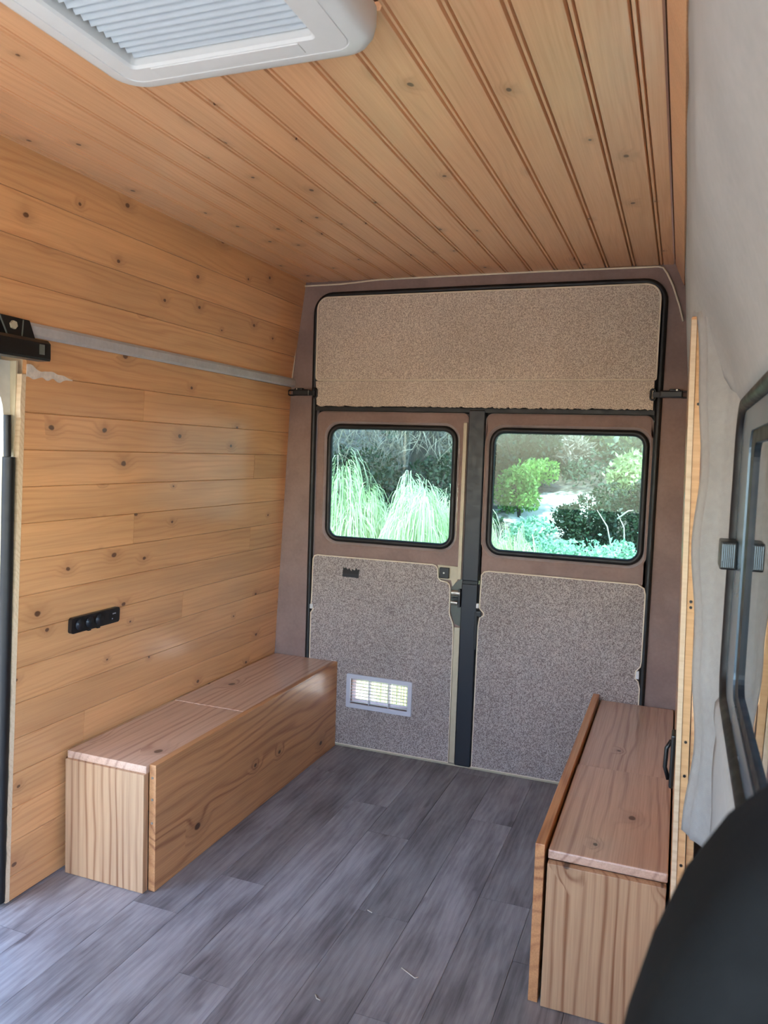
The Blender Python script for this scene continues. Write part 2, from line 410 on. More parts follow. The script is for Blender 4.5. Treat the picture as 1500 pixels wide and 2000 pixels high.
# ---- left wall: body skin with the sliding door opening, pine boards inside
DY0, DY1, DZ1 = 1.05, 1.452, 1.375
mb = MB()
mb.plate([(-0.6, -0.05), (YR + 0.06, -0.05), (YR + 0.06, 1.93), (-0.6, 1.93)], [rrect(DY0, DY1, -0.03, DZ1, (0.02, 0.02, 0.10, 0.10))], -1.655, -1.605, axis='x')
wl = tag(mb.build('wall_left', 'bodywhite'), 'left van wall clad in horizontal varnished pine boards', kind='structure')
def lw_board(z0, z1, y0, y1, mat='wall_pine'):
    a = Vector((lerp_prof(LW, z0), 0, z0)); b = Vector((lerp_prof(LW, z1), 0, z1))
    W = (b - a).length
    me = board_mesh(y1 - y0 - 0.0012, W - 0.0006, 0.012, 'v', mat, 0.0016)
    c = (a + b) / 2 + Vector((0, (y0 + y1) / 2, 0))
    link('board', me, wl, frame_mat(c, (0, 1, 0), (b - a)))
WP = 0.0925; z = 1.456; row = 0
LF = 1.497
joint = {1: [1.95], 3: [2.62], 5: [1.93], 6: [2.62], 8: [2.2], 11: [1.75], 13: [2.35]}
while z > 0.005:
    z0 = max(0.002, z - WP)
    ys = [LF] + joint.get(row, []) + [YR]
    for a, b in zip(ys, ys[1:]): lw_board(z0, z, a, b)
    z = z0; row += 1
    if z <= 0.003: break
zs = [1.478, 1.577, 1.676, 1.775, ZC + 0.008]
for i, (a, b) in enumerate(zip(zs, zs[1:])):
    for c, d in ([(-0.55, 1.15), (1.15, YR)] if i % 2 else [(-0.55, YR)]): lw_board(a, b, c, d)
# backing sheet behind the boards, raw edge at the doorway
mb = MB()
pr = [(lerp_prof(LW, z_) - 0.0125, z_) for z_ in (0.0, 0.35, 1.46)] + [(-1.60, 1.46), (-1.60, 0.0)]
k = len(pr); mb.add([(x, 1.503, z_) for x, z_ in pr] + [(x, YR, z_) for x, z_ in pr], [tuple(range(k)), tuple(reversed(range(k, 2 * k)))] + [(i, (i + 1) % k, k + (i + 1) % k, k + i) for i in range(k)])
mb.build('backing_sheet', 'pale_wood', wl)
mb = MB()
pr = [(lerp_prof(LW, z_) - 0.0125, z_) for z_ in (1.46, ZC)] + [(-1.60, ZC), (-1.60, 1.46)]
mb.add([(x, -0.55, z_) for x, z_ in pr] + [(x, YR, z_) for x, z_ in pr], [(0, 1, 2, 3), (7, 6, 5, 4)] + [(i, (i + 1) % 4, 4 + (i + 1) % 4, 4 + i) for i in range(4)])
mb.build('backing_sheet', 'backing', wl)
# torn pale edge strip along the doorway
mb = MB(); rg = random.Random(3); pts = []
N = 60
for i in range(N + 1):
    z_ = 0.003 + 1.36 * i / N; x = lerp_prof(LW, z_)
    pts.append((x + 0.0008, 1.497 + 0.000, z_, 1.488 - 0.004 * rg.random()))
vs_ = []; fs_ = []
for i, (x, y, z_, y2) in enumerate(pts):
    vs_ += [(x, y, z_), (x - 0.002, y2, z_), (x - 0.018, y2, z_), (x - 0.018, y, z_)]
    if i: q = 4 * i; fs_ += [(q - 4 + j, q - 4 + (j + 1) % 4, q + (j + 1) % 4, q + j) for j in range(4)]
fs_ += [(0, 1, 2, 3), (4 * N + 3, 4 * N + 2, 4 * N + 1, 4 * N)]
mb.add(vs_, fs_); mb.build('torn_edge', 'pale_wood', wl)
# white filler smeared over the top corner of the cladding
mb = MB(); vs_ = []; fs_ = []
N = 48
for i in range(N + 1):
    y = 1.498 + 0.155 * i / N; f = max(0.10, 1 - (i / N) ** 3)
    n1 = mnoise.noise(Vector((i * 0.10, 1.3, 0))); n2 = mnoise.noise(Vector((i * 0.13, 7.7, 0)))
    zc = 1.371 - 0.008 * i / N
    hi = zc + (0.010 + 0.012 * n1) * f + 0.001; lo = zc - (0.010 + 0.012 * n2) * f - 0.001
    vs_ += [(lerp_prof(LW, lo) + 0.0012, y, lo), (lerp_prof(LW, hi) + 0.0012, y, hi), (lerp_prof(LW, lo) - 0.001, y, lo), (lerp_prof(LW, hi) - 0.001, y, hi)]
    if i: q = 4 * i; fs_ += [(q - 4, q, q + 1, q - 3), (q - 2, q - 1, q + 3, q + 2), (q - 4, q - 2, q + 2, q), (q - 3, q + 1, q + 3, q - 1)]
fs_ += [(0, 1, 3, 2), (4 * N, 4 * N + 2, 4 * N + 3, 4 * N + 1)]
mb.add(vs_, fs_); mb.build('filler_smear', 'filler', wl)['label'] = 'white filler smear'
# grey felt rail between lower and upper cladding
mb = MB(); x = lerp_prof(LW, 1.467)
pr = [(x - 0.02, 1.452), (x + 0.012, 1.450), (x + 0.018, 1.456), (x + 0.018, 1.476), (x + 0.012, 1.484), (x - 0.02, 1.484)]
k = 6; mb.add([(a, -0.5, b) for a, b in pr] + [(a, YR - 0.001, b + 0.006) for a, b in pr], [tuple(range(k)), tuple(reversed(range(k, 2 * k)))] + [(i, (i + 1) % k, k + (i + 1) % k, k + i) for i in range(k)])
tag(mb.build('trim_3', 'rail_fabric', smooth=False), 'grey felt covered rail along the left wall', kind='structure')
# rubber seal, cream pillar and rounded corner of the sliding door opening
mb = MB(); X = lambda z_, d: lerp_prof(LW, z_) - d
mb.tube([(X(z_, 0.014), y, z_) for z_, y in ((0.01, 1.478), (0.3, 1.477), (0.6, 1.474), (0.9, 1.470), (1.16, 1.466))], 0.0145, 10)
mb.build('door_seal', 'rubber', wl, smooth=True, auto=0.9)
mb = MB(); mb.tube([(X(1.16, 0.016), 1.464, 1.161), (X(1.25, 0.018), 1.462, 1.262)], 0.0085, 10); mb.build('seal_tip', 'rubber', wl, smooth=True, auto=0.9)
mb = MB(); vs_ = []; fs_ = []
for i, z_ in enumerate((0.002, 0.35, 1.394)):
    vs_ += [(X(z_, 0.016), 1.4815, z_), (X(z_, 0.016), 1.4875, z_), (-1.604, 1.4875, z_), (-1.604, 1.4815, z_)]
    if i: k = 4 * i; fs_ += [(k - 4 + j, k - 4 + (j + 1) % 4, k + (j + 1) % 4, k + j) for j in range(4)]
mb.add(vs_, fs_ + [(3, 2, 1, 0), (8, 9, 10, 11)]); mb.build('door_pillar', 'cream', wl)
mb = MB(); arc = [(1.36 + 0.10 * math.sin(a), 1.265 + 0.10 * math.cos(a)) for a in [math.pi / 2 * i / 8 for i in range(9)]]
mb.plate([(1.481, 1.17), (1.481, 1.394), (0.45, 1.394), (0.45, 1.365)] + arc + [(1.460, 1.17)], [], -1.572, -1.548, axis='x', bev=0.003)
mb.build('opening_corner', 'bodywhite', wl)
# ---- right wall: pine below, pale lining above, window near the camera
RF = 1.45
mb = MB(); mb.box(0.075, 0.115, RF, YR + 0.06, -0.05, 1.93); mb.box(0.100, 0.130, 0.45, RF, -0.05, 0.80)
mb.box(0.100, 0.130, -0.6, RF, 1.33, 1.93)
wr = tag(mb.build('wall_right', 'bodywhite'), 'right van wall with pine cladding and pale grey fabric lining', kind='structure')
def rw_board(z0, z1, y0, y1, off=0.0):
    a = Vector((lerp_prof(RW, z0) + off, 0, z0)); b = Vector((lerp_prof(RW, z1) + off, 0, z1))
    me = board_mesh(y1 - y0 - 0.0012, (b - a).length - 0.0010, 0.012, 'v', 'wall_pine', 0.0022)
    link('board', me, wr, frame_mat((a + b) / 2 + Vector((0, (y0 + y1) / 2, 0)), (0, -1, 0), (b - a)))
z = 1.45
while z > 0.004:
    z0 = max(0.002, z - WP); rw_board(z0, z, RF, YR); z = z0
    if z < 0.004: break
# vertical batten ends seen edge on at the front of the cladding
def vbatten(name, dx0, dx1, y0, y1, zt, mat):
    mb = MB(); q = [(0.002, 0), (0.37, 0), (zt, 0)]
    vs_ = []; fs_ = []
    for i, (z_, _) in enumerate(q):
        x = lerp_prof(RW, z_); vs_ += [(x + dx0, y0, z_), (x + dx1, y0, z_), (x + dx1, y1, z_), (x + dx0, y1, z_)]
        if i: k = 4 * i; fs_ += [(k - 4 + j, k - 4 + (j + 1) % 4, k + (j + 1) % 4, k + j) for j in range(4)]
    fs_ += [(3, 2, 1, 0), (8, 9, 10, 11)]
    mb.add(vs_, fs_); me = mb.build(name, mat, wr)
    return me
vbatten('edge_batten', 0.0003, 0.0085, 1.422, RF - 0.001, 1.44, 'pale_wood')
vbatten('edge_batten', 0.0092, 0.0215, 1.425, RF - 0.001, 1.43, 'batten')
vbatten('edge_batten', 0.0232, 0.0350, 1.432, RF - 0.001, 0.80, 'batten')
mb = MB(); mb.box(0.078, 0.099, 0.46, 1.433, 0.002, 0.62, 0.002)
mb.build('lower_panel', 'wall_pine', wr)
# screws in the batten
for z_ in (0.50, 0.66, 0.72, 0.955, 0.965, 1.30):
    mb = MB(); x = lerp_prof(RW, z_) + 0.0155; mb.tube([(x, 1.4255, z_), (x, 1.4235, z_)], 0.0026, 8); mb.build('nail_hole', 'black', wr)
# pale lining: upper cove sweeping from ceiling strip down to the window head
def cove_x(y, z):
    base = lerp_prof(RW, z) + 0.004
    if z > 1.45: flat = base
    else: flat = lerp_prof(RW, z) + 0.006
    t = min(1, max(0, (1.50 - y) / 0.16)); t = t * t * (3 - 2 * t)
    s = min(1, max(0, (1.56 - z) / 0.27)); s = s * s * (2.2 - 1.2 * s)
    return flat * (1 - t) + (flat * (1 - s) + 0.084 * s) * t + 0.0012 * math.sin(y * 17 + z * 9)
mb = MB(); ys = [-0.55 + 0.05 * i for i in range(39)] + [1.36 + 0.02 * i for i in range(9)] + [1.6, 1.8, 2.1, 2.4, 2.7, YR - 0.001]
ys = sorted(set(round(y, 3) for y in ys if y < YR)); nz = 26
for y in ys:
    zb = 1.452 if y > 1.46 else (1.452 - (1.452 - 1.300) * min(1, (1.46 - y) / 0.10))
    for j in range(nz + 1):
        z_ = 1.803 + (zb - 1.803) * j / nz
        mb.v.append((cove_x(y, z_), y, z_))
for i in range(len(ys) - 1):
    for j in range(nz):
        a = i * (nz + 1) + j; mb.f.append((a, a + 1, a + nz + 2, a + nz + 1)); mb.mi.append(0)
ob = mb.build('upper_lining', 'fabric', wr, smooth=True)
sm = ob.modifiers.new('thick', 'SOLIDIFY'); sm.thickness = 0.004; sm.offset = 0
# folded lining between the batten and the window, its cut edge wavy
mb = MB(); rg = random.Random(5)
zsn = [0.565 + i * (1.452 - 0.565) / 44 for i in range(45)]
for z_ in zsn:
    x = lerp_prof(RW, z_); wv = 0.006 * math.sin(z_ * 11) + 0.003 * math.sin(z_ * 27 + 1)
    tp = max(0, (z_ - 1.30) / 0.15)
    cut = 0.012 + wv + 0.014 * max(0, 1 - abs(z_ - 0.9) / 0.5) - 0.004 * tp
    path = [(x + cut, 1.424), (x + cut + 0.004, 1.418), (x + cut + 0.010, 1.408), (x + cut + 0.013, 1.400), (x + cut + 0.0135, 1.392), (0.058, 1.386), (0.064, 1.378), (0.071, 1.366), (0.078, 1.352), (0.084, 1.335)]
    for (px, py) in path: mb.v.append((max(px, x + cut), py, z_))
n = 10
for i in range(len(zsn) - 1):
    for j in range(n - 1):
        a = i * n + j; mb.f.append((a, a + 1, a + n + 1, a + n)); mb.mi.append(0)
ob = mb.build('folded_lining', 'fabric', wr, smooth=True)
sm = ob.modifiers.new('thick', 'SOLIDIFY'); sm.thickness = 0.003; sm.offset = 0
# lining below the window
mb = MB(); ys = [0.46 + 0.05 * i for i in range(19)] ; prof = [(0.093, 0.835), (0.080, 0.829), (0.074, 0.815), (0.074, 0.79), (0.079, 0.765), (0.077, 0.74), (0.0755, 0.70), (0.077, 0.64), (0.0775, 0.575)]
for y in ys:
    for (x, z_) in prof: mb.v.append((x - 0.0015 * math.sin(y * 13 + z_ * 20), y, z_))
n = len(prof)
for i in range(len(ys) - 1):
    for j in range(n - 1):
        a = i * n + j; mb.f.append((a, a + 1, a + n + 1, a + n)); mb.mi.append(0)
ob = mb.build('sill_lining', 'fabric', wr, smooth=True)
sm = ob.modifiers.new('thick', 'SOLIDIFY'); sm.thickness = 0.003; sm.offset = 0

# ---- sliding side window
WZ0, WZ1, WY0, WY1 = 0.835, 1.292, 0.47, 1.338
win = empty('window_1', (0.09, (WY0 + WY1) / 2, WZ0), 'sliding side window with black rubber gasket on the right wall', kind='structure')
def frame_tube(mb, y0, y1, z0, z1, r, x, rad, n=8):
    lp = rrect(y0, y1, z0, z1, rad); mb.tube([(x, a, b) for a, b in lp], r, n, closed=True)
mb = MB(); frame_tube(mb, WY0, WY1, WZ0, WZ1, 0.011, 0.085, 0.06, 10); mb.build('gasket', 'rubber', win, smooth=True)
mb = MB(); mb.plate(rrect(WY0 + 0.01, WY1 - 0.012, WZ0 + 0.01, WZ1 - 0.012, 0.05), [rrect(WY0 + 0.05, WY1 - 0.16, WZ0 + 0.045, WZ1 - 0.045, 0.03)], 0.0835, 0.099, axis='x'); mb.build('slider_frame', 'alu', win)
mb = MB(); mb.plate(rrect(WY0 + 0.05, WY1 - 0.165, WZ0 + 0.04, WZ1 - 0.04, 0.03), [rrect(WY0 + 0.08, WY1 - 0.21, WZ0 + 0.062, WZ1 - 0.062, 0.025)], 0.086, 0.096, axis='x'); mb.build('pane_seal', 'rubber', win)
mb = MB(); mb.plate(rrect(WY0 + 0.05, WY1 - 0.165, WZ0 + 0.04, WZ1 - 0.04, 0.03), [], 0.0900, 0.0930, axis='x'); mb.build('pane', 'side_glass', win)
mb = MB(); mb.box(0.060, 0.0835, 1.255, 1.318, 1.045, 1.087, 0.003)
lt = mb.build('latch', 'black', win)
for i in range(7):
    mb = MB(); x = 0.0625 + i * 0.0026; mb.box(x, x + 0.0012, 1.2535, 1.2552, 1.049, 1.083); mb.build('grip_rib', 'alu', lt)

# ---- rear wall frame in mauve velour
AX0, AX1, AZ1 = -1.402, -0.088, 1.818
mb = MB()
outer = [(-1.60, -0.05), (0.10, -0.05), (0.10, 1.93), (-1.60, 1.93)]
mb.plate(outer, [rrect(AX0, AX1, -0.0495 + 0.03, AZ1, (0.005, 0.005, 0.07, 0.07), 8)], YR - 0.001, YR + 0.05)
wb = tag(mb.build('wall_rear', 'velour'), 'mauve velour surround framing the rear doors', kind='structure')
mb = MB(); mb.plate([(-1.45, 1.3635), (-0.05, 1.3635), (-0.05, 1.86), (-1.45, 1.86)], [], YR + 0.051, YR + 0.060); mb.plate([(-1.45, 1.345), (-0.05, 1.345), (-0.05, 1.40), (-1.45, 1.40)], [], YR + 0.046, YR + 0.0505); mb.build('header_back', 'rubber', wb)  # black plates added behind the header to stop light leaking in
def seal_path():
    p = [(AX0, 0.0), (AX0, 0.5), (AX0, 1.0), (AX0, AZ1 - 0.07)]
    p += [(AX0 + 0.07 - 0.07 * math.cos(a), AZ1 - 0.07 + 0.07 * math.sin(a)) for a in [math.pi / 2 * i / 8 for i in range(1, 9)]]
    p += [(-0.75, AZ1 + 0.002), (AX1 - 0.07, AZ1)]
    p += [(AX1 - 0.07 + 0.07 * math.sin(a), AZ1 - 0.07 + 0.07 * math.cos(a)) for a in [math.pi / 2 * i / 8 for i in range(1, 9)]]
    p += [(AX1, 1.0), (AX1, 0.5), (AX1, 0.0)]
    return p
mb = MB(); mb.tube([(x, YR - 0.004, z_) for x, z_ in seal_path()], 0.0115, 10); mb.build('door_seal', 'rubber', wb, smooth=True, auto=1.0)
# cream piping along the edge of the surround
mb = MB()
pp = [(-1.505, 1.492), (-1.492, 1.62), (-1.482, 1.74), (-1.476, 1.848), (-1.468, 1.858), (-1.40, 1.858), (-1.30, 1.859), (-1.24, 1.862), (-1.17, 1.867), (-1.13, 1.8685), (-0.9, 1.8690), (-0.5, 1.8690), (-0.115, 1.8660), (-0.10, 1.862), (-0.086, 1.842), (-0.065, 1.80), (-0.040, 1.73), (-0.026, 1.68)]
mb.tube([(x, YR - 0.0060, z_) for x, z_ in pp], 0.0034, 6); mb.build('piping', 'piping', wb, smooth=True)

# ---- carpeted header panel above the doors
hp = empty('header_panel', (-0.745, YR - 0.01, 1.372), 'wide beige loop carpet panel with cream binding above the rear doors', 'carpet panel')
mb = MB(); mb.plate(rrect(-1.389, -0.101, 1.482, 1.806, (0.012, 0.006, 0.05, 0.045), 8), [], YR - 0.022, YR - 0.0012, bev=0.006); mb.build('carpet', 'carpet', hp)
mb = MB(); mb.tube([(x, YR - 0.0225, z_) for x, z_ in rrect(-1.389, -0.101, 1.482, 1.806, (0.012, 0.006, 0.05, 0.045), 8)], 0.0032, 6, closed=True); mb.build('binding', 'piping', hp, smooth=True)
rg = random.Random(2); low = []; N = 150
for i in range(N + 1):
    low.append((-1.386 + 1.28 * i / N, 1.378 + 0.005 * rg.random() + (0.003 if i % 7 == 0 else 0)))
mb = MB(); mb.plate(low + [(-0.106, 1.479), (-1.392, 1.479)], [], YR - 0.018, YR - 0.0012); mb.build('carpet_strip', 'carpet', hp)
mb = MB(); mb.box(-1.391, -0.100, YR - 0.010, YR - 0.0012, 1.3630, 1.3775); mb.build('rubber_lip', 'rubber', hp)

# ---- rear doors
V = (-1.205, -0.953, 0.186, 0.293)      # vent opening in the left door
def door(name, x0, x1, wx0, wx1, wz0, wz1, label, vent=None):
    root = empty(name, ((x0 + x1) / 2, YR + 0.01, 0.0), label, kind='structure')
    mb = MB(); holes = [rrect(wx0 - 0.010, wx1 + 0.010, wz0 - 0.010, wz1 + 0.010, 0.062, 8)]
    if vent: holes.append([(vent[0] + 0.004, vent[2] + 0.004), (vent[1] - 0.004, vent[2] + 0.004), (vent[1] - 0.004, vent[3] - 0.004), (vent[0] + 0.004, vent[3] - 0.004)])
    mb.plate(rrect(x0, x1, -0.015, 1.362, (0.004, 0.004, 0.028, 0.028)), holes, YR, YR + 0.045, bev=0.007)
    mb.build('door_shell', 'velour', root)
    mb = MB()         # softly sloping window rim, its pale colour standing in for a sky highlight
    a = rrect(wx0 - 0.011, wx1 + 0.011, wz0 - 0.011, wz1 + 0.011, 0.063, 8); b = rrect(wx0, wx1, wz0, wz1, 0.052, 8); n = len(a)
    mb.add([(p[0], YR + 0.002, p[1]) for p in a] + [(p[0], YR + 0.014, p[1]) for p in b] + [(p[0], YR + 0.030, p[1]) for p in b], [(i, (i + 1) % n, n + (i + 1) % n, n + i) for i in range(n)] + [(n + i, n + (i + 1) % n, 2 * n + (i + 1) % n, 2 * n + i) for i in range(n)])
    mb.build('window_rim', 'skylit_rim', root, smooth=True)
    mb = MB()
    g = rrect(wx0 + 0.009, wx1 - 0.009, wz0 + 0.009, wz1 - 0.009, 0.046, 8)
    mb.tube([(p[0], YR + 0.012, p[1]) for p in g], 0.0115, 10, closed=True); mb.build('window_gasket', 'rubber', root, smooth=True)
    mb = MB(); mb.plate(rrect(wx0 + 0.004, wx1 - 0.004, wz0 + 0.004, wz1 - 0.004, 0.048, 8), [], YR + 0.016, YR + 0.020); mb.build('window_pane', 'glass', root)
    return root
d1 = door('door_1', -1.390, -0.757, -1.344, -0.803, 0.840, 1.310, 'left rear door with window, carpet panel and white vent', V)
d2 = door('door_2', -0.694, -0.100, -0.676, -0.112, 0.834, 1.308, 'right rear door with window and plain carpet panel')
def panel(root, loop, y0, y1, holes=()):
    mb = MB(); mb.plate(loop, list(holes), y0, y1, bev=0.003); mb.build('carpet_panel', 'carpet_low', root)
    mb = MB(); mb.tube([(x, y0 - 0.0002, z_) for x, z_ in loop], 0.0026, 6, closed=True); mb.build('panel_binding', 'piping', root, smooth=True)
L1 = [(-1.388, 0.012), (-0.783, 0.012), (-0.783, 0.52), (-0.786, 0.558), (-0.800, 0.590), (-0.802, 0.60), (-0.802, 0.690), (-0.806, 0.708), (-0.816, 0.716), (-0.842, 0.720), (-0.852, 0.730), (-0.855, 0.765), (-0.862, 0.775), (-0.875, 0.779), (-1.366, 0.779), (-1.379, 0.775), (-1.385, 0.762), (-1.387, 0.60), (-1.389, 0.57), (-1.378, 0.555), (-1.389, 0.54), (-1.389, 0.30)]
panel(d1, L1, YR - 0.012, YR - 0.0002, [[(V[0], V[2]), (V[1], V[2]), (V[1], V[3]), (V[0], V[3])]])
L2 = [(-0.690, 0.012), (-0.096, 0.012), (-0.096, 0.40), (-0.102, 0.425), (-0.112, 0.435), (-0.112, 0.462), (-0.098, 0.478), (-0.095, 0.5), (-0.095, 0.735), (-0.10, 0.758), (-0.122, 0.770), (-0.655, 0.772), (-0.672, 0.768), (-0.682, 0.755), (-0.684, 0.66), (-0.684, 0.628), (-0.668, 0.612), (-0.668, 0.602), (-0.682, 0.592), (-0.687, 0.56)]
panel(d2, L2, YR - 0.012, YR - 0.0002)
# navy overlap strip on the right door's edge
mb = MB(); mb.box(-0.757, -0.6955, YR - 0.016, YR + 0.02, 0.008, 0.716, 0.004); mb.build('overlap_strip', 'navy', d2)
mb = MB(); mb.box(-0.757, -0.6955, YR - 0.014, YR + 0.02, 0.728, 1.372, 0.004); mb.build('overlap_strip', 'navy', d2)
mb = MB(); mb.box(-0.755, -0.698, YR - 0.008, YR + 0.02, 0.716, 0.728); mb.build('strip_joint', 'rubber', d2)
mb = MB(); mb.box(-0.7005, -0.6900, YR - 0.022, YR - 0.012, 0.47, 0.615, 0.002); mb.box(-0.698, -0.676, YR - 0.021, YR - 0.0125, 0.596, 0.618, 0.003); mb.build('pull_handle', 'black', d2)
mb = MB(); mb.box(-0.697, -0.686, YR - 0.020, YR - 0.0125, 0.628, 0.648, 0.003); mb.build('clip', 'white', d2)
mb = MB(); mb.box(-0.1110, -0.0995, YR - 0.016, YR - 0.004, 0.434, 0.463, 0.003); mb.build('clip', 'white', d2)
# cream metal edge of the left door with latch and catch
mb = MB(); mb.box(-0.781, -0.7585, YR - 0.010, YR - 0.0002, 0.012, 0.545, 0.002); mb.box(-0.7765, -0.7625, YR - 0.010, YR - 0.0002, 0.730, 1.325, 0.002)
mb.plate([(-0.849, 0.726), (-0.802, 0.724), (-0.795, 0.700), (-0.776, 0.726), (-0.776, 0.778), (-0.858, 0.779)], [], YR - 0.006, YR - 0.0002)
mb.build('door_edge', 'cream', d1)
mb = MB(); mb.plate([(-0.799, 0.60), (-0.781, 0.556), (-0.7585, 0.548), (-0.7585, 0.735), (-0.776, 0.722), (-0.799, 0.700)], [], YR - 0.003, YR - 0.0002); mb.build('latch_recess', 'seat_trim', d1)
mb = MB(); mb.tube([(-0.795, YR - 0.012, 0.678), (-0.760, YR - 0.012, 0.678)], 0.012, 12); mb.tube([(-0.797, YR - 0.012, 0.640), (-0.770, YR - 0.012, 0.640)], 0.009, 12); mb.build('lock_latch', 'steel', d1, smooth=True, auto=0.8)
mb = MB(); mb.box(-0.792, -0.760, YR - 0.020, YR - 0.004, 0.653, 0.661, 0.001); mb.box(-0.768, -0.759, YR - 0.022, YR - 0.004, 0.625, 0.695, 0.001); mb.build('latch_bracket', 'black', d1)
mb = MB(); mb.box(-0.846, -0.808, YR - 0.022, YR - 0.006, 0.731, 0.772, 0.003); ct = mb.build('door_catch', 'black', d1)
mb = MB(); mb.tube([(-0.827, YR - 0.0218, 0.752), (-0.827, YR - 0.0232, 0.752)], 0.0035, 10); mb.build('screw', 'steel', ct)
rg = random.Random(9); tp = [(-1.252, 0.702), (-1.182, 0.699), (-1.181, 0.722)]
for i in range(15): tp.append((-1.179 - 0.071 * i / 14 + 0.001, 0.729 + 0.012 * rg.random() - (0.006 if 4 < i < 9 else 0)))
mb = MB(); mb.plate(tp, [], YR - 0.0145, YR - 0.012); mb.build('tape_patch', 'black', d1)['label'] = 'torn black tape patch'
mb = MB(); mb.box(-1.250, -1.182, YR - 0.0155, YR - 0.0146, 0.700, 0.713); mb.build('tape_fold', 'navy', d1)
mb = MB(); mb.box(-1.393, -1.380, YR - 0.017, YR - 0.0125, 0.556, 0.575, 0.002); mb.build('clip', 'white', d1)
# white louvred vent set into the left door
vg = empty('vent_grille', (-1.079, YR - 0.012, 0.172)); vg.parent = d1; vg.matrix_basis = d1.matrix_basis.inverted() @ Matrix.Translation((-1.079, YR - 0.012, 0.172)); vg['label'] = 'white louvred plastic vent'
mb = MB(); mb.plate(rrect(V[0] - 0.014, V[1] + 0.014, V[2] - 0.016, V[3] + 0.016, 0.006, 3), [[(V[0] + 0.004, V[2] + 0.003), (V[1] - 0.004, V[2] + 0.003), (V[1] - 0.004, V[3] - 0.003), (V[0] + 0.004, V[3] - 0.003)]], YR - 0.019, YR - 0.0125, bev=0.002)
mb.build('vent_frame', 'ventwhite', vg)
nsl = 8
for i in range(nsl):
    z_ = V[2] + 0.010 + (V[3] - V[2] - 0.014) * i / (nsl - 1) * 0.98
    mb = MB(); q = [(-0.015, 0.0), (0.010, -0.0065), (0.010, -0.0085), (-0.015, -0.002)]
    mb.add([(x, YR + a, z_ + b) for x in (V[0] + 0.0042, V[1] - 0.0042) for a, b in q], [(0, 1, 2, 3), (7, 6, 5, 4)] + [(k, (k + 1) % 4, 4 + (k + 1) % 4, 4 + k) for k in range(4)])
    mb.build('louvre_slat', 'ventwhite', vg)
for x in (V[0] + 0.084, V[0] + 0.168):
    mb = MB(); mb.box(x - 0.0015, x + 0.0015, YR - 0.0165, YR - 0.0125 + 0.02, V[2] + 0.003, V[3] - 0.003); mb.build('vent_bar', 'ventwhite', vg)

# ================================================================== THINGS
# ---- roof hatch with pleated blind
hx0, hx1, hy0, hy1 = -0.962, -0.470, 0.695, 1.190
hat = empty('roof_hatch', ((hx0 + hx1) / 2, (hy0 + hy1) / 2, ZC - 0.0005), 'white plastic roof hatch frame with a pleated blind set in the pine ceiling', 'roof hatch')
mb = MB()
ix0, ix1, iy0, iy1 = -0.890, -0.558, 0.775, 1.108
def ring(lps):        # loft rounded rectangles (x0,x1,y0,y1,r,z)
    n = None; k0 = len(mb.v)
    for (a, b, c, d, r, z_) in lps:
        lp = rrect(a, b, c, d, r, 7); n = len(lp); mb.v += [(p[0], p[1], z_) for p in lp]
    for q in range(len(lps) - 1):
        for i in range(n):
            A = k0 + q * n + i; B = k0 + q * n + (i + 1) % n; mb.f.append((A, B, B + n, A + n)); mb.mi.append(0)
def grow(d, z_, r): return (hx0 + d, hx1 - d, hy0 + d, hy1 - d, r, z_)
ring([grow(0.0, ZC - 0.0005, 0.060), grow(0.0, ZC - 0.022, 0.060), grow(0.003, ZC - 0.036, 0.058), grow(0.010, ZC - 0.046, 0.052), grow(0.020, ZC - 0.050, 0.044),
      grow(0.038, ZC - 0.051, 0.030), grow(0.0385, ZC - 0.0495, 0.030), grow(0.0405, ZC - 0.0495, 0.028), grow(0.041, ZC - 0.051, 0.028),
      (ix0 - 0.004, ix1 + 0.004, iy0 - 0.004, iy1 + 0.004, 0.010, ZC - 0.050), (ix0, ix1, iy0, iy1, 0.008, ZC - 0.046), (ix0, ix1, iy0, iy1, 0.008, ZC - 0.022), (ix0 - 0.03, ix1 + 0.03, iy0 - 0.03, iy1 + 0.03, 0.02, ZC - 0.020), (ix0 - 0.03, ix1 + 0.03, iy0 - 0.03, iy1 + 0.03, 0.02, ZC + 0.045)])
mb.build('hatch_frame', 'white', hat, smooth=True, auto=0.6)
mb = MB(); npl = 40; k0 = 0
for i in range(npl + 1):
    y = iy0 + (iy1 - iy0) * i / npl; z_ = ZC - 0.030 - (0.008 if i % 2 else 0.0)
    mb.v += [(ix0 + 0.008, y, z_), (ix1 - 0.003, y, z_), (ix0 + 0.008, y, z_ + 0.0008), (ix1 - 0.003, y, z_ + 0.0008)]
    if i: q = 4 * i; mb.f += [(q - 4, q - 3, q + 1, q), (q - 2, q + 2, q + 3, q - 1), (q - 4, q, q + 2, q - 2), (q - 3, q - 1, q + 3, q + 1)]; mb.mi += [0] * 4
mb.build('pleated_blind', 'blind', hat)
mb = MB(); mb.box(ix0 - 0.022, ix1 + 0.022, iy0 - 0.022, iy1 + 0.022, ZC + 0.046, ZC + 0.050); mb.build('dome', 'white', hat)
mb = MB(); mb.box(ix0 - 0.02, ix1 + 0.02, iy0 - 0.02, iy1 + 0.02, ZC - 0.010, ZC - 0.007); mb.build('inner_shade', 'navy', hat)
mb = MB(); mb.box(ix0 + 0.03, ix1 - 0.03, iy1 + 0.006, iy1 + 0.034, ZC - 0.0520, ZC - 0.049, 0.001); mb.build('blind_handle', 'white', hat)

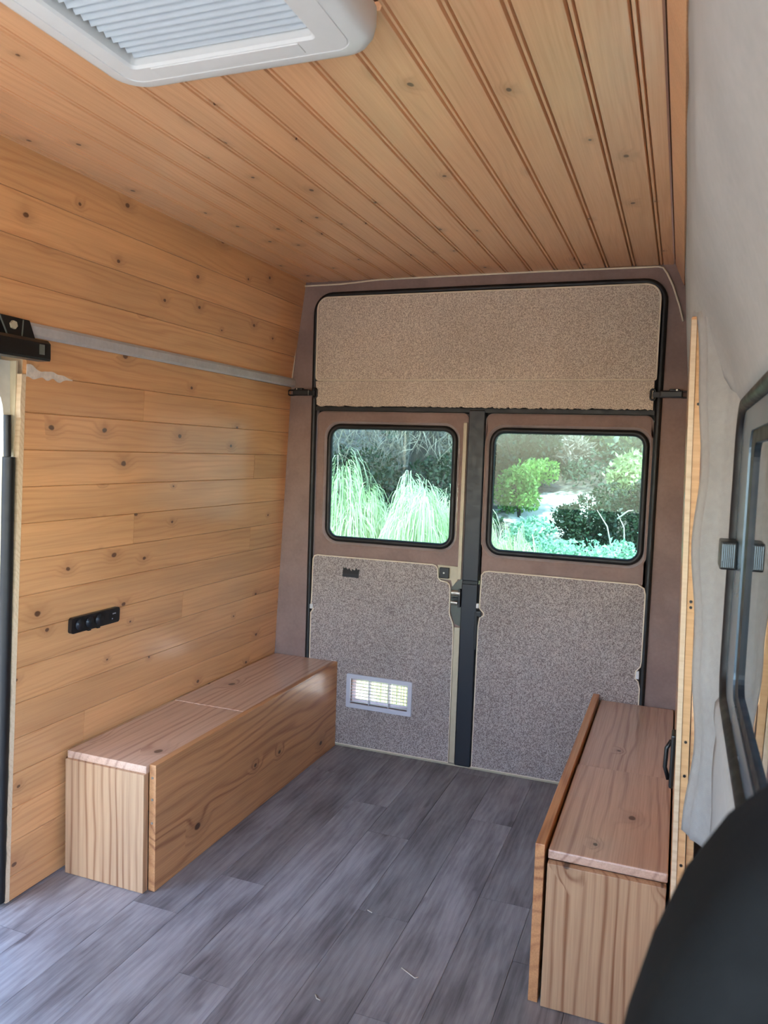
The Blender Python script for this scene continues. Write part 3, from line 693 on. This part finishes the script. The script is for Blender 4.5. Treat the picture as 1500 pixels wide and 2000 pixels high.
# ---- left storage bench
def bench_left():
    x0, x1, y0, y1, h = -1.549, -1.262, 1.690, YR - 0.014, 0.350
    r = empty('storage_bench', ((x0 + x1) / 2, (y0 + y1) / 2, 0), 'long low pine storage bench along the left wall below the black socket', 'bench')
    t = 0.021
    def brd(nm, L, W, th, Mx, mat):
        mb = MB(); mb.box(-L / 2, L / 2, -W / 2, W / 2, -th, 0, 0.0016); me = mb.mesh(nm, mat); return link(nm, me, r, Mx)
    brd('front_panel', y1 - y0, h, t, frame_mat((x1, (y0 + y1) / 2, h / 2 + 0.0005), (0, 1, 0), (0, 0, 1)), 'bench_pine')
    ym = 2.17
    for a, b in ((y0 - 0.012, ym), (ym + 0.0015, y1)):
        brd('top_board', b - a, x1 - t - x0 - 0.0015, t, frame_mat(((x0 + x1 - t) / 2, (a + b) / 2, h - (0.001 if a < ym else 0.0)), (0, 1, 0), (-1, 0, 0)), 'skylit_lid')
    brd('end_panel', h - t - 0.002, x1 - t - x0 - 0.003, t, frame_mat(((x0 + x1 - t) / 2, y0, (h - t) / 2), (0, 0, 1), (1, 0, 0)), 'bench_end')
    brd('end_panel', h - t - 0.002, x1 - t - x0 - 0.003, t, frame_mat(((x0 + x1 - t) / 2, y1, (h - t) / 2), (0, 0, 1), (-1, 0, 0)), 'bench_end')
    for (x, z_) in ((-1.535, 0.020), (-1.300, 0.018), (-1.530, 0.300), (-1.300, 0.29), (-1.2725, 0.315), (-1.2725, 0.255), (-1.2725, 0.19)):
        mb = MB(); mb.tube([(x, y0 + 0.001, z_), (x, y0 - 0.0012, z_)], 0.0035, 8); mb.build('screw', 'steel', r)
bench_left()
# ---- right storage bench
def bench_right():
    x0, x1, y0, y1, h = -0.252, 0.022, 1.685, YR - 0.014, 0.350
    r = empty('storage_bench', ((x0 + x1) / 2, (y0 + y1) / 2, 0), 'low pine storage bench against the right wall beside the side window', 'bench')
    t = 0.021
    def brd(nm, L, W, th, Mx, mat, bev=0.0016):
        mb = MB(); mb.box(-L / 2, L / 2, -W / 2, W / 2, -th, 0, bev); me = mb.mesh(nm, mat); return link(nm, me, r, Mx)
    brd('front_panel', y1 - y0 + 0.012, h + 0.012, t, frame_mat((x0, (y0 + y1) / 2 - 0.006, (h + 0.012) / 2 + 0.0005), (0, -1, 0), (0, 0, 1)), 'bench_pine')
    xa = x0 + t + 0.006; ym = 2.205
    for a, b, dz in ((y0 - 0.004, ym, 0.0), (ym + 0.005, y1, -0.007)):
        brd('top_board', b - a, x1 - xa, t, frame_mat(((xa + x1) / 2, (a + b) / 2, h + dz), (0, 1, 0), (-1, 0, 0)), 'skylit_lid', 0.004)
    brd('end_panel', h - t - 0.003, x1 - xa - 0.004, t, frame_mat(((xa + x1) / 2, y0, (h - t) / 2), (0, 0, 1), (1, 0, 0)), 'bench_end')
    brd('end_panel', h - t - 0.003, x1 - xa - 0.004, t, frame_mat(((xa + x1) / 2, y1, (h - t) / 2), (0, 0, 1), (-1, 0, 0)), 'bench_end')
    brd('back_panel', y1 - y0 - 2 * t - 0.004, h - t - 0.003, 0.012, frame_mat((x1 - 0.004, (y0 + y1) / 2, (h - t) / 2), (0, 1, 0), (0, 0, 1)), 'bench_pine')
    for (x, z_) in ((-0.210, 0.312), (0.004, 0.312), (-0.205, 0.02)):
        mb = MB(); mb.tube([(x, y0 + 0.001, z_), (x, y0 - 0.0012, z_)], 0.0035, 8); mb.build('screw', 'steel', r)
bench_right()

# ---- socket strip on the left wall
zc = 0.700; xs = lerp_prof(LW, zc)
sk = empty('socket_strip', (xs, 1.77, 0.678), 'long black socket strip fixed to the left pine wall above the bench', 'socket strip')
def onwall(y, z_, d=0.0): return Vector((lerp_prof(LW, z_) + d, y, z_))
mb = MB(); mb.plate(rrect(1.672, 1.868, 0.678, 0.722, 0.008, 4), [], 0, 0.012, axis='x', bev=0.0); me = mb.mesh('cover', 'black')
tilt = Matrix.Translation((xs + 0.0006, 0, 0)) @ Matrix.Translation((0, 0, zc)) @ Matrix.Rotation(0.043, 4, 'Y') @ Matrix.Translation((0, 0, -zc))
link('cover', me, sk, tilt)
for y in (1.703, 1.742, 1.781):
    mb = MB(); mb.tube([(0.0115, y, zc), (0.0145, y, zc)], 0.0155, 20); mb.tube([(0.0140, y, zc), (0.0148, y, zc)], 0.011, 16); link('socket', mb.mesh('socket', 'navy', True), sk, tilt)
for (y0, y1, z0, z1) in ((1.836, 0, 0.7045, 0.7080), (1.834, 0, 0.690, 0.6935)):
    w_ = 0.014 if z0 > 0.7 else 0.004
    mb = MB(); mb.box(0.0115, 0.0126, y0, y0 + w_, z0, z1); link('port_mark', mb.mesh('port_mark', 'mark'), sk, tilt)
mb = MB(); mb.box(0.0115, 0.0124, 1.820, 1.862, 0.684, 0.718, 0.0004); link('usb_plate', mb.mesh('usb_plate', 'rubber'), sk, tilt)
for y in (1.738, 1.775):
    mb = MB(); mb.box(0.004, 0.013, y, y + 0.010, 0.675, 0.6785); link('lid_tab', mb.mesh('lid_tab', 'black'), sk, tilt)

# ---- black straps with buckles either side of the header panel
def buckle(cx, dirn, label):
    r = empty('strap_buckle', (cx, YR - 0.012, 1.430), label, 'buckle', 'buckles at the header panel')
    X = lambda a: cx + dirn * a
    def bxx(mb, a, b, *k):
        x0, x1 = sorted((X(a), X(b))); mb.box(x0, x1, *k)
    mb = MB(); bxx(mb, -0.040, 0.034, YR - 0.036, YR - 0.015, 1.420, 1.445, 0.005); bxx(mb, -0.030, 0.004, YR - 0.038, YR - 0.018, 1.442, 1.450, 0.003); mb.build('buckle_body', 'black', r)
    mb = MB(); mb.tube([(X(a), YR - 0.022, 1.432 + b) for a, b in rrect(-0.066, -0.030, -0.010, 0.010, 0.008, 4)], 0.0032, 8, closed=True); mb.build('end_loop', 'black', r, smooth=True)
    mb = MB(); mb.tube([(X(a), YR - 0.026, 1.431 + b) for a, b in rrect(0.048, 0.064, -0.018, 0.018, 0.007, 4)], 0.0034, 8, closed=True); mb.build('catch_ring', 'black', r, smooth=True)
    mb = MB(); bxx(mb, 0.030, 0.056, YR - 0.030, YR - 0.0235, 1.421, 1.441, 0.002); mb.build('strap', 'rubber', r)
    mb = MB(); mb.tube([(X(-0.020), YR - 0.0375, 1.446), (X(-0.020), YR - 0.0395, 1.446)], 0.0032, 8); mb.build('rivet', 'steel', r)
buckle(-1.446, 1, 'black strap buckle beside the left end of the carpet header')
buckle(-0.052, -1, 'black strap buckle beside the right end of the carpet header')

# ---- sliding door rail and bracket high on the left
xr = lerp_prof(LW, 1.43)
rl = empty('door_rail', (xr + 0.02, 1.2, 1.395), 'black steel sliding door rail end with bolted bracket by the grey felt rail', 'door rail')
mb = MB()
pr = [(xr + 0.0195, 1.395), (xr + 0.058, 1.395), (xr + 0.060, 1.400), (xr + 0.060, 1.436), (xr + 0.052, 1.444), (xr + 0.0195, 1.446)]
k = 6; mb.add([(a, 0.45, b) for a, b in pr] + [(a, 1.512, b) for a, b in pr], [tuple(range(k)), tuple(reversed(range(k, 2 * k)))] + [(i, (i + 1) % k, k + (i + 1) % k, k + i) for i in range(k)])
mb.build('rail_channel', 'black', rl)
mb = MB(); mb.plate([(1.36, 1.446), (1.494, 1.446), (1.476, 1.488), (1.36, 1.490)], [], xr + 0.021, xr + 0.030, axis='x'); mb.build('bracket_plate', 'black', rl)
mb = MB(); mb.tube([(xr + 0.029, 1.425, 1.470), (xr + 0.036, 1.425, 1.470)], 0.010, 6); mb.build('bolt', 'cream', rl)
mb = MB(); mb.box(xr + 0.0598, xr + 0.0615, 1.476, 1.492, 1.408, 1.432, 0.0005); mb.build('end_sticker', 'seat_trim', rl)
mb = MB(); mb.tube([(xr + 0.030, 1.384, 1.486), (xr + 0.034, 1.384, 1.486), (xr + 0.034, 1.405, 1.446)], 0.002, 6); mb.build('bracket_rib', 'seat_trim', rl)
mb = MB(); mb.tube([(xr + 0.031, 1.456, 1.486), (xr + 0.031, 1.452, 1.448)], 0.0018, 6); mb.build('bracket_rib', 'seat_trim', rl)

# ---- black pull latch on the right cladding
zz = 0.655; xh = lerp_prof(RW, zz)
hk = empty('turn_latch', (xh - 0.004, 1.52, 0.60), 'small black turn latch screwed to the right pine wall above the bench', 'latch')
mb = MB(); mb.box(xh - 0.009, xh - 0.0008, 1.495, 1.535, 0.605, 0.705, 0.004); mb.build('latch_plate', 'black', hk)
mb = MB(); mb.tube([(xh - 0.008, 1.512, 0.69), (xh - 0.016, 1.510, 0.675), (xh - 0.017, 1.508, 0.64), (xh - 0.010, 1.507, 0.618)], 0.004, 8); mb.build('latch_lever', 'black', hk, smooth=True)

# ---- bits of straw on the floor
def straw(name, pts, label):
    mb = MB(); mb.tube(pts, 0.0012, 5); tag(mb.build(name, 'straw', None, True), label, 'straw')
straw('straw', [(-0.545, 1.662, 0.002), (-0.525, 1.650, 0.003), (-0.505, 1.640, 0.002), (-0.498, 1.645, 0.003)], 'pale bit of straw on the floor midway between the two benches')
straw('straw', [(-0.690, 1.500, 0.002), (-0.680, 1.485, 0.006), (-0.672, 1.488, 0.002)], 'tiny curled straw at the bottom edge of the floor')
straw('straw', [(-0.705, 1.845, 0.002), (-0.690, 1.838, 0.002)], 'short pale fleck of straw near the middle of the floor')

# ---- dark front seat in the near right corner
st = empty('front_seat', (0.12, 0.30, 0.0), 'dark charcoal cloth front seat shoulder close to the camera at lower right', 'seat')
def soft_plate(loop, y0, y1, bev, name, mat, parent):
    bm = bmesh.new(); vv = [bm.verts.new((p[0], y0, p[1])) for p in loop]; f = bm.faces.new(vv)
    r = bmesh.ops.extrude_face_region(bm, geom=[f])
    for v in [g for g in r['geom'] if isinstance(g, bmesh.types.BMVert)]: v.co.y = y1
    bmesh.ops.recalc_face_normals(bm, faces=bm.faces[:])
    es = [e for e in bm.edges if abs(e.verts[0].co.y - e.verts[1].co.y) < 1e-6]
    bmesh.ops.bevel(bm, geom=es, offset=bev, segments=4, profile=0.5, affect='EDGES')
    m_ = MB(); m_.bm(bm); return m_.build(name, mat, parent, smooth=True, auto=0.9)
lp = [(-0.040, 0.50), (0.270, 0.50), (0.275, 0.95), (0.262, 1.045), (0.235, 1.078), (0.19, 1.092), (0.13, 1.090), (0.085, 1.076), (0.052, 1.052), (0.030, 1.028), (0.012, 0.996), (0.000, 0.962), (-0.010, 0.92), (-0.022, 0.85), (-0.036, 0.70)]
soft_plate(lp, 0.335, 0.430, 0.022, 'backrest', 'seat', st)
lp2 = [(0.035, 1.020), (0.060, 1.050), (0.090, 1.072), (0.13, 1.088), (0.19, 1.095), (0.24, 1.082), (0.262, 1.05), (0.262, 0.99), (0.06, 0.99)]
soft_plate(lp2, 0.395, 0.442, 0.010, 'back_shell', 'seat_trim', st)
mb = MB(); mb.box(-0.045, 0.280, -0.12, 0.35, 0.38, 0.50, 0.04); mb.build('seat_cushion', 'seat', st, smooth=True, auto=0.9)
mb = MB(); mb.box(-0.02, 0.25, -0.08, 0.40, 0.002, 0.379, 0.006); mb.build('seat_box', 'black', st)
mb = MB(); mb.tube([(0.048, 0.330, 0.72), (0.047, 0.318, 0.82), (0.046, 0.315, 0.90), (0.060, 0.318, 0.97), (0.085, 0.325, 1.02)], 0.006, 8); mb.build('belt_edge', 'rubber', st, smooth=True)
mb = MB(); mb.box(0.040, 0.056, 0.296, 0.311, 0.905, 0.950, 0.003); mb.build('belt_buckle', 'white', st)

# ================================================================== OUTSIDE
def hill(x, y):
    a = max(0.0, y - 5.2); b = max(0.0, y - 11.0); c = max(0.0, -x - 9.0)
    return -0.62 + 0.235 * a * (1 if a > 0.6 else a / 0.6) + 0.028 * b * b + 0.25 * c + 0.05 * mnoise.noise(Vector((x * 0.5, y * 0.5, 0))) * min(1, max(0, (abs(x + 0.7) + abs(y - 1.2) - 3) / 3))
def ground_mat():
    t = NT('sandy_ground'); P, oi = t.coords(False)
    a = t.noise(P, 0.5, 5.0, 0.6); b = t.noise(P, 9.0, 4.0, 0.65)
    col = t.mix(t.ramp(a, 0.35, 0.65), s2l((214, 206, 190)), s2l((172, 162, 144)))
    col = t.mix(t.ramp(b, 0.45, 0.75, 0.0, 0.6), col, s2l((140, 130, 112)))
    sep = t.n('ShaderNodeSeparateXYZ'); t.set(sep, 0, P)
    dx = t.math('DIVIDE', t.math('ADD', sep.outputs[0], 1.42), 0.75); dy = t.math('DIVIDE', t.math('SUBTRACT', sep.outputs[1], 10.1), 0.9)
    rr = t.math('SQRT', t.math('ADD', t.math('MULTIPLY', dx, dx), t.math('MULTIPLY', dy, dy)))
    bare = t.ramp(t.math('ADD', rr, t.math('MULTIPLY', t.math('SUBTRACT', b, 0.5), 0.8)), 0.8, 1.1)
    litter = t.math('MULTIPLY', t.math('MULTIPLY', t.ramp(t.math('ADD', sep.outputs[1], a), 6.9, 7.9), t.ramp(b, 0.2, 0.6, 0.75, 1.0)), bare)
    col = t.mix(litter, col, s2l((74, 62, 50)))
    t.bump(b, 0.6, 0.05)
    return t.done(col, 0.95)
M['ground'] = ground_mat()
M['weep'] = leaf_mat('weeping_broom_green', (226, 230, 196), (150, 172, 112), 0.45)
M['weep2'] = leaf_mat('weeping_broom_yellow', (232, 230, 196), (166, 172, 116), 0.45)
M['teal'] = leaf_mat('blue_green_leaf', (176, 210, 176), (92, 140, 110), 0.35)
M['dark'] = leaf_mat('dark_evergreen_leaf', (52, 74, 42), (22, 38, 22), 0.25)
M['brightleaf'] = leaf_mat('fresh_green_leaf', (120, 162, 72), (70, 112, 46), 0.4)
M['pale'] = leaf_mat('pale_sunlit_leaf', (176, 186, 130), (112, 130, 84), 0.35)
M['dry'] = leaf_mat('dry_grey_twig', (150, 136, 118), (104, 92, 80), 0.1)
M['pineleaf'] = leaf_mat('dusty_pine_needle', (84, 104, 74), (42, 58, 42), 0.25)
M['bark'] = plain('grey_brown_bark', (58, 48, 40), 0.9, var=0.25, scale=14)
M['barebranch'] = plain('bleached_branch', (206, 196, 180), 0.9)
mb = MB(); xs_ = [-40 + 1.25 * i for i in range(57)]; ys_ = [-14 + 1.0 * i for i in range(58)]
for y in ys_:
    for x in xs_: mb.v.append((x, y, hill(x, y)))
nx = len(xs_)
for j in range(len(ys_) - 1):
    for i in range(nx - 1):
        a = j * nx + i; mb.f.append((a, a + 1, a + nx + 1, a + nx)); mb.mi.append(0)
tag(mb.build('ground', 'ground', None, True), 'pale sandy ground rising to a scrubby hillside', kind='structure')

def leaves(mb, rg, c, r, n, size, shell=0.5, asp=0.5, droop=0.0):
    V = mb.v; F = mb.f
    for _ in range(n):
        while True:
            p = Vector((rg.uniform(-1, 1), rg.uniform(-1, 1), rg.uniform(-1, 1)))
            l = p.length
            if 0.05 < l < 1: break
        q = p / l * (shell + (1 - shell) * l)
        lump = 0.82 + 0.30 * mnoise.noise(q * 2.3 + Vector(c))
        o = Vector((c[0] + q.x * r[0] * lump, c[1] + q.y * r[1] * lump, c[2] + q.z * r[2] * lump))
        d = Vector((rg.gauss(0, 1), rg.gauss(0, 1), rg.gauss(0, 1) - droop)).normalized()
        e = d.cross(Vector((rg.gauss(0, 1), rg.gauss(0, 1), rg.gauss(0, 1)))).normalized()
        s = size * rg.uniform(0.6, 1.3); k = len(V); w_ = s * asp * 0.5
        V += [tuple(o), tuple(o + d * s * 0.5 + e * w_), tuple(o + d * s), tuple(o + d * s * 0.5 - e * w_)]
        F.append((k, k + 1, k + 2, k + 3)); mb.mi.append(0)
def shrub(name, x, y, top, rad, n, size, mat, label, cat='shrub', group=None, seed=0, asp=0.5, lobes=11, stem=True):
    rg = random.Random(seed + 100); g = hill(x, y)
    r = empty(name, (x, y, g), label, cat, group)
    h = top - g; mb = MB()
    for i in range(lobes):
        A = rg.uniform(0, 6.28); d = rad * rg.uniform(0.2, 0.75) if i else 0
        rr = rad * rg.uniform(0.28, 0.5) if i else rad * 0.62
        hz = h * (rg.uniform(0.2, 0.85)); hh = min(rr * rg.uniform(0.7, 1.0), max(0.14, top - (g + hz)) * 1.1, hz + 0.05) if i else h * 0.46
        cz = g + (hz if i else h * 0.5)
        leaves(mb, rg, (x + d * math.cos(A), y + d * math.sin(A), cz), (rr, rr, hh), n // lobes if i else n // 5, size, asp=asp, shell=0.3)
    mb.build('foliage', mat, r, recalc=False)
    if stem:
        mb = MB()
        for i in range(5):
            A = rg.uniform(0, 6.28); d = rad * rg.uniform(0.15, 0.5)
            mb.tube([(x, y, g - 0.03), (x + d * 0.3 * math.cos(A), y + d * 0.3 * math.sin(A), g + h * 0.3), (x + d * math.cos(A), y + d * math.sin(A), g + h * 0.75)], [0.018, 0.013, 0.006], 5)
        mb.build('stem', 'bark', r)
    return r
def weeping(name, x, y, top, rad, n, mat, label, seed=0, wid=0.0030, group='weeping broom bushes behind the van'):
    rg = random.Random(seed + 300); g = hill(x, y); h = top - g
    r = empty(name, (x, y, g), label, 'shrub', group); mb = MB(); V = mb.v
    cl = [(0.0, 0.0, 0.95, 0.7)] + [(0.55 * rad * math.cos(6.283 * i / 6 + rg.uniform(-0.4, 0.4)), 0.55 * rad * math.sin(6.283 * i / 6 + rg.uniform(-0.4, 0.4)), rg.uniform(0.70, 1.0), rg.uniform(0.45, 0.6)) for i in range(6)]
    x_, y_, h_, rad_ = x, y, h, rad
    for i in range(n):
        c_ = cl[i % 7]; x = x_ + c_[0]; y = y_ + c_[1]; h = h_ * c_[2]; rad = rad_ * c_[3]
        A = rg.uniform(0, 6.283); q_ = math.sqrt(0.10 + 0.90 * rg.random()); sp = rad * q_
        lump = 1 + 0.16 * mnoise.noise(Vector((math.cos(A) * 1.7 + seed, math.sin(A) * 1.7, q_ * 2)))
        z0 = g + h * (0.98 - 0.24 * q_ ** 2) * lump * (1 - 0.55 * rg.random() ** 2.6)
        out = Vector((math.cos(A), math.sin(A), 0)); jit = Vector((rg.gauss(0, 0.35), rg.gauss(0, 0.35), 0))
        p = Vector((x, y, z0)) + out * sp * 0.85
        vel = (out * rg.uniform(0.4, 1.1) + jit) * 0.62; ln = rg.uniform(0.25, 0.75) * h
        side = Vector((rg.gauss(0, 1), rg.gauss(0, 1), 0)).normalized() * wid
        k = len(V); ns = 6
        for j in range(ns + 1):
            t = j / ns
            q = p + vel * ((1 - (1 - t) ** 2.2) * rad * 1.1) + Vector((0, 0, 0.035 * h * math.sin(t * 3.14) - ln * t ** 1.6)); q.z = max(q.z, g + 0.01)
            w_ = (1 - 0.75 * t); V += [tuple(q - side * w_), tuple(q + side * w_)]
            if j: a = k + 2 * j; mb.f.append((a - 2, a - 1, a + 1, a)); mb.mi.append(0)
    x, y, h, rad = x_, y_, h_, rad_
    mb.build('foliage', mat, r, recalc=False)
    mb = MB()
    for i in range(4):
        A = i * 1.6 + rg.random(); mb.tube([(x, y, g - 0.03), (x + 0.12 * rad * math.cos(A), y + 0.12 * rad * math.sin(A), g + h * 0.5), (x + 0.3 * rad * math.cos(A), y + 0.3 * rad * math.sin(A), g + h * 0.85)], [0.02, 0.014, 0.005], 5)
    mb.build('stem', 'bark', r)
weeping('weeping_broom', -2.46, 5.55, 1.26, 0.36, 9500, 'weep', 'tall pale green weeping broom at the left edge of the left rear window', 1)
weeping('weeping_broom', -1.735, 5.20, 1.10, 0.27, 9000, 'weep', 'brightest rounded weeping broom in the middle of the left rear window', 2)
weeping('weeping_broom', -1.50, 5.70, 1.02, 0.27, 6500, 'weep2', 'yellowish weeping broom at the right edge of the left rear window', 3)
weeping('weeping_broom', -2.33, 6.25, 0.78, 0.40, 6500, 'weep2', 'low weeping broom mound set back between the two taller ones', 4)
weeping('weeping_broom', -1.07, 4.80, 0.84, 0.25, 4200, 'weep2', 'low pale weeping tuft at the lower left corner of the right window', 5)
weeping('weeping_broom', -0.88, 4.95, 0.78, 0.22, 4200, 'weep', 'second low pale tuft along the bottom of the right window', 6)
shrub('leafy_bush', -0.95, 6.1, 0.78, 0.36, 5200, 0.036, 'teal', 'blue green leafy bush left of centre at the bottom of the right window', seed=1, group='blue green bushes')
shrub('leafy_bush', -0.60, 5.9, 0.76, 0.36, 5200, 0.036, 'teal', 'blue green leafy bush in the bottom middle of the right window', seed=2, group='blue green bushes')
shrub('leafy_bush', -0.28, 6.0, 0.76, 0.34, 5200, 0.036, 'teal', 'blue green leafy bush at the lower right corner of the right window', seed=3, group='blue green bushes')
shrub('dark_bush', -0.86, 8.2, 1.02, 0.50, 6000, 0.045, 'dark', 'dark evergreen bush right of the sandy patch', seed=4)
shrub('dark_bush', -0.30, 8.6, 1.15, 0.55, 6000, 0.045, 'dark', 'dark evergreen bush at the right edge of the right window', seed=5)
shrub('fresh_bush', -1.88, 9.8, 1.22, 0.46, 4200, 0.055, 'brightleaf', 'fresh bright green bush up the slope left of the sandy patch', seed=6)
shrub('grey_bush', -1.62, 12.2, 1.52, 0.62, 3000, 0.16, 'dry', 'grey brown dry bush above the sandy patch', seed=7, asp=0.12)
shrub('pale_bush', -1.05, 13.2, 2.1, 0.9, 3600, 0.12, 'pale', 'pale sunlit bush high on the slope at the top right', seed=8)
shrub('pale_bush', -0.2, 13.0, 1.95, 0.8, 3200, 0.12, 'pale', 'pale sunlit bush above the darkest evergreen at the far right', seed=9)
shrub('pine_sapling', -2.75, 11.6, 2.6, 0.75, 5200, 0.14, 'pineleaf', 'dusty dark pine sapling at the left of the right window', 'tree', seed=10, asp=0.10)
shrub('dark_bush', -2.55, 8.0, 1.35, 0.65, 4200, 0.06, 'dark', 'dark shaded bush behind the brightest broom', seed=12)
shrub('dark_bush', -3.9, 8.8, 1.3, 0.7, 4200, 0.06, 'dark', 'dark shaded bush behind the tall broom on the left', seed=13)
shrub('dark_bush', -3.1, 7.4, 1.0, 0.6, 4200, 0.055, 'dark', 'low dark bush showing between the tall broom and the brightest broom', seed=31)
shrub('dark_bush', -1.95, 7.3, 0.95, 0.5, 3600, 0.055, 'dark', 'low dark bush behind the yellowish broom', seed=32)
shrub('grey_bush', -3.4, 10.4, 1.9, 0.9, 4600, 0.16, 'dry', 'brown leafless bush in the shade behind the left rear window', seed=33, asp=0.10)
shrub('dark_bush', -1.35, 7.5, 0.66, 0.42, 3400, 0.055, 'teal', 'grey green bush below the sandy patch', seed=34)
shrub('dark_bush', -2.15, 10.9, 1.75, 0.7, 4200, 0.08, 'dark', 'dark bush rising behind the fresh green bush', seed=35)
shrub('pale_bush', -0.55, 10.6, 1.32, 0.55, 3600, 0.08, 'pale', 'pale mottled bush just above the dark evergreen', seed=36)
shrub('side_bush', -7.4, 6.2, 1.1, 1.0, 3600, 0.09, 'brightleaf', 'green bush glimpsed through the sliding door opening', seed=14)
shrub('side_bush', -10.5, 10.0, 2.4, 1.5, 4200, 0.13, 'pale', 'pale bush farther off beyond the sliding door opening', seed=15)
# big tree with hanging dry twigs behind the left window
def big_tree(x, y, h, rad, mat, label, seed, n=9000, twigs=True):
    rg = random.Random(seed); g = hill(x, y)
    r = empty('shade_tree', (x, y, g), label, 'tree', 'shade trees on the slope')
    mb = MB(); mb.tube([(x, y, g - 0.2), (x + 0.1, y, g + h * 0.25), (x - 0.05, y + 0.1, g + h * 0.5), (x, y, g + h * 0.85)], [0.20, 0.16, 0.12, 0.05], 9)
    for i in range(9):
        A = rg.uniform(0, 6.28); z0 = g + h * rg.uniform(0.25, 0.7); L = rad * rg.uniform(0.6, 1.0)
        mb.tube([(x, y, z0), (x + L * 0.5 * math.cos(A), y + L * 0.5 * math.sin(A), z0 + 0.35), (x + L * math.cos(A), y + L * math.sin(A), z0 + 0.2)], [0.07, 0.045, 0.015], 6)
    mb.build('trunk', 'bark', r, smooth=True)
    mb = MB()
    for i in range(8):
        A = rg.uniform(0, 6.28); d = rad * rg.uniform(0.1, 0.6)
        leaves(mb, rg, (x + d * math.cos(A), y + d * math.sin(A), g + h * rg.uniform(0.62, 0.92)), (rad * 0.55, rad * 0.55, h * 0.17), n // 8, 0.16, asp=0.35)
    mb.build('crown', mat, r, recalc=False)
    if twigs:
        mb = MB()
        for i in range(230):
            px = x + rg.uniform(-1.3, 1.3); py = y - rg.uniform(0.4, 1.9); pz = rg.uniform(1.45, 1.95)
            p = Vector((px, py, pz)); pts = [p]; dv = Vector((rg.gauss(0, 0.5), rg.gauss(0, 0.5), -0.8)).normalized()
            for j in range(4):
                dv = (dv + Vector((rg.gauss(0, 0.45), rg.gauss(0, 0.45), rg.gauss(-0.12, 0.3)))).normalized(); p = p + dv * rg.uniform(0.06, 0.15); pts.append(p)
            mb.tube(pts, [0.006, 0.005, 0.004, 0.003, 0.0015], 3)
            for j in (1, 2, 3):
                d2 = (dv + Vector((rg.gauss(0, 0.8), rg.gauss(0, 0.8), rg.gauss(-0.2, 0.3)))).normalized()
                mb.tube([pts[j], pts[j] + d2 * 0.09, pts[j] + d2 * 0.15 + Vector((0, 0, -0.03))], [0.0035, 0.0025, 0.001], 3)
        o = mb.build('dry_twigs', 'dry', r, recalc=False); o['kind'] = 'stuff'
big_tree(-2.95, 8.9, 5.6, 2.3, 'dark', 'shade tree with hanging dry twigs behind the left rear window', 21)
big_tree(-5.6, 11.5, 6.2, 2.6, 'pineleaf', 'tall dusty tree on the slope far to the left', 22, twigs=False)
big_tree(-2.6, 15.5, 6.0, 2.4, 'dark', 'tall dark tree high on the slope behind the others', 23, twigs=False)
big_tree(1.6, 15.0, 6.0, 2.4, 'pineleaf', 'dusty tree on the slope to the right of the van', 24, twigs=False)
shrub('side_bush', -3.5, -0.9, 2.1, 1.2, 6000, 0.08, 'dark', 'unseen dense dark bush added to dim the light at the front of the sliding door', seed=41)  # out of view, added to hold back light at the doorway
shrub('side_bush', -4.3, 1.0, 1.7, 1.1, 5000, 0.08, 'dark', 'unseen dense dark bush added to block light facing the sliding door opening', seed=42)  # out of view, added to screen the bench end from outside light
big_tree(-3.65, 7.2, 6.2, 2.3, 'pineleaf', 'unseen tall tree added to shade the slope just left of the left rear window', 25, twigs=False)  # trunk kept out of sight, crown added to darken the slope
big_tree(-5.6, 0.4, 6.0, 2.7, 'dark', 'unseen tall tree added to cut skylight beside the sliding door opening', 26, twigs=False)  # unseen, crown added to lessen skylight through the side door
# bleached bare branch
mb = MB()
for a, b in (((-0.50, 6.6, 0.48), (-0.62, 6.5, 0.80)), ((-0.40, 6.6, 0.50), (-0.46, 6.5, 0.78)), ((-0.46, 6.5, 0.74), (-0.34, 6.45, 0.82))):
    a = Vector(a); b = Vector(b); mb.tube([a, (a + b) / 2 + Vector((0.02, 0, 0.03)), b], [0.007, 0.005, 0.002], 5)
mb.tube([(-0.44, 6.62, hill(-0.44, 6.62) - 0.02), (-0.45, 6.6, 0.2), (-0.46, 6.58, 0.52)], [0.010, 0.009, 0.007], 5)
tag(mb.build('bare_branch', 'barebranch', None, True), 'bleached bare branch standing in the scrub at right', 'branch')
# uncountable scrub over the far hillside
mb = MB(); rg = random.Random(77)
for i in range(150):
    y = rg.uniform(12.5, 26); x = rg.uniform(-13, 6)
    if abs(x + 1.5) < 0.8 and y < 12: continue
    rr = rg.uniform(0.5, 1.1); leaves(mb, rg, (x, y, hill(x, y) + rr * 0.45), (rr, rr, rr * 0.75), 330, 0.16, asp=0.45)
for i in range(110):
    y = rg.uniform(10.6, 14.6); x = rg.uniform(-5.2, 0.8)
    if abs(x + 1.42) < 0.85 and y < 11.3: continue
    rr = rg.uniform(0.22, 0.42); leaves(mb, rg, (x, y, hill(x, y) + rr * 0.45), (rr, rr, rr * 0.8), 260, 0.075, asp=0.4)
tag(mb.build('hillside_scrub', 'pineleaf', None, recalc=False), 'tangled dusty green scrub covering the hillside', 'scrub', kind='stuff')
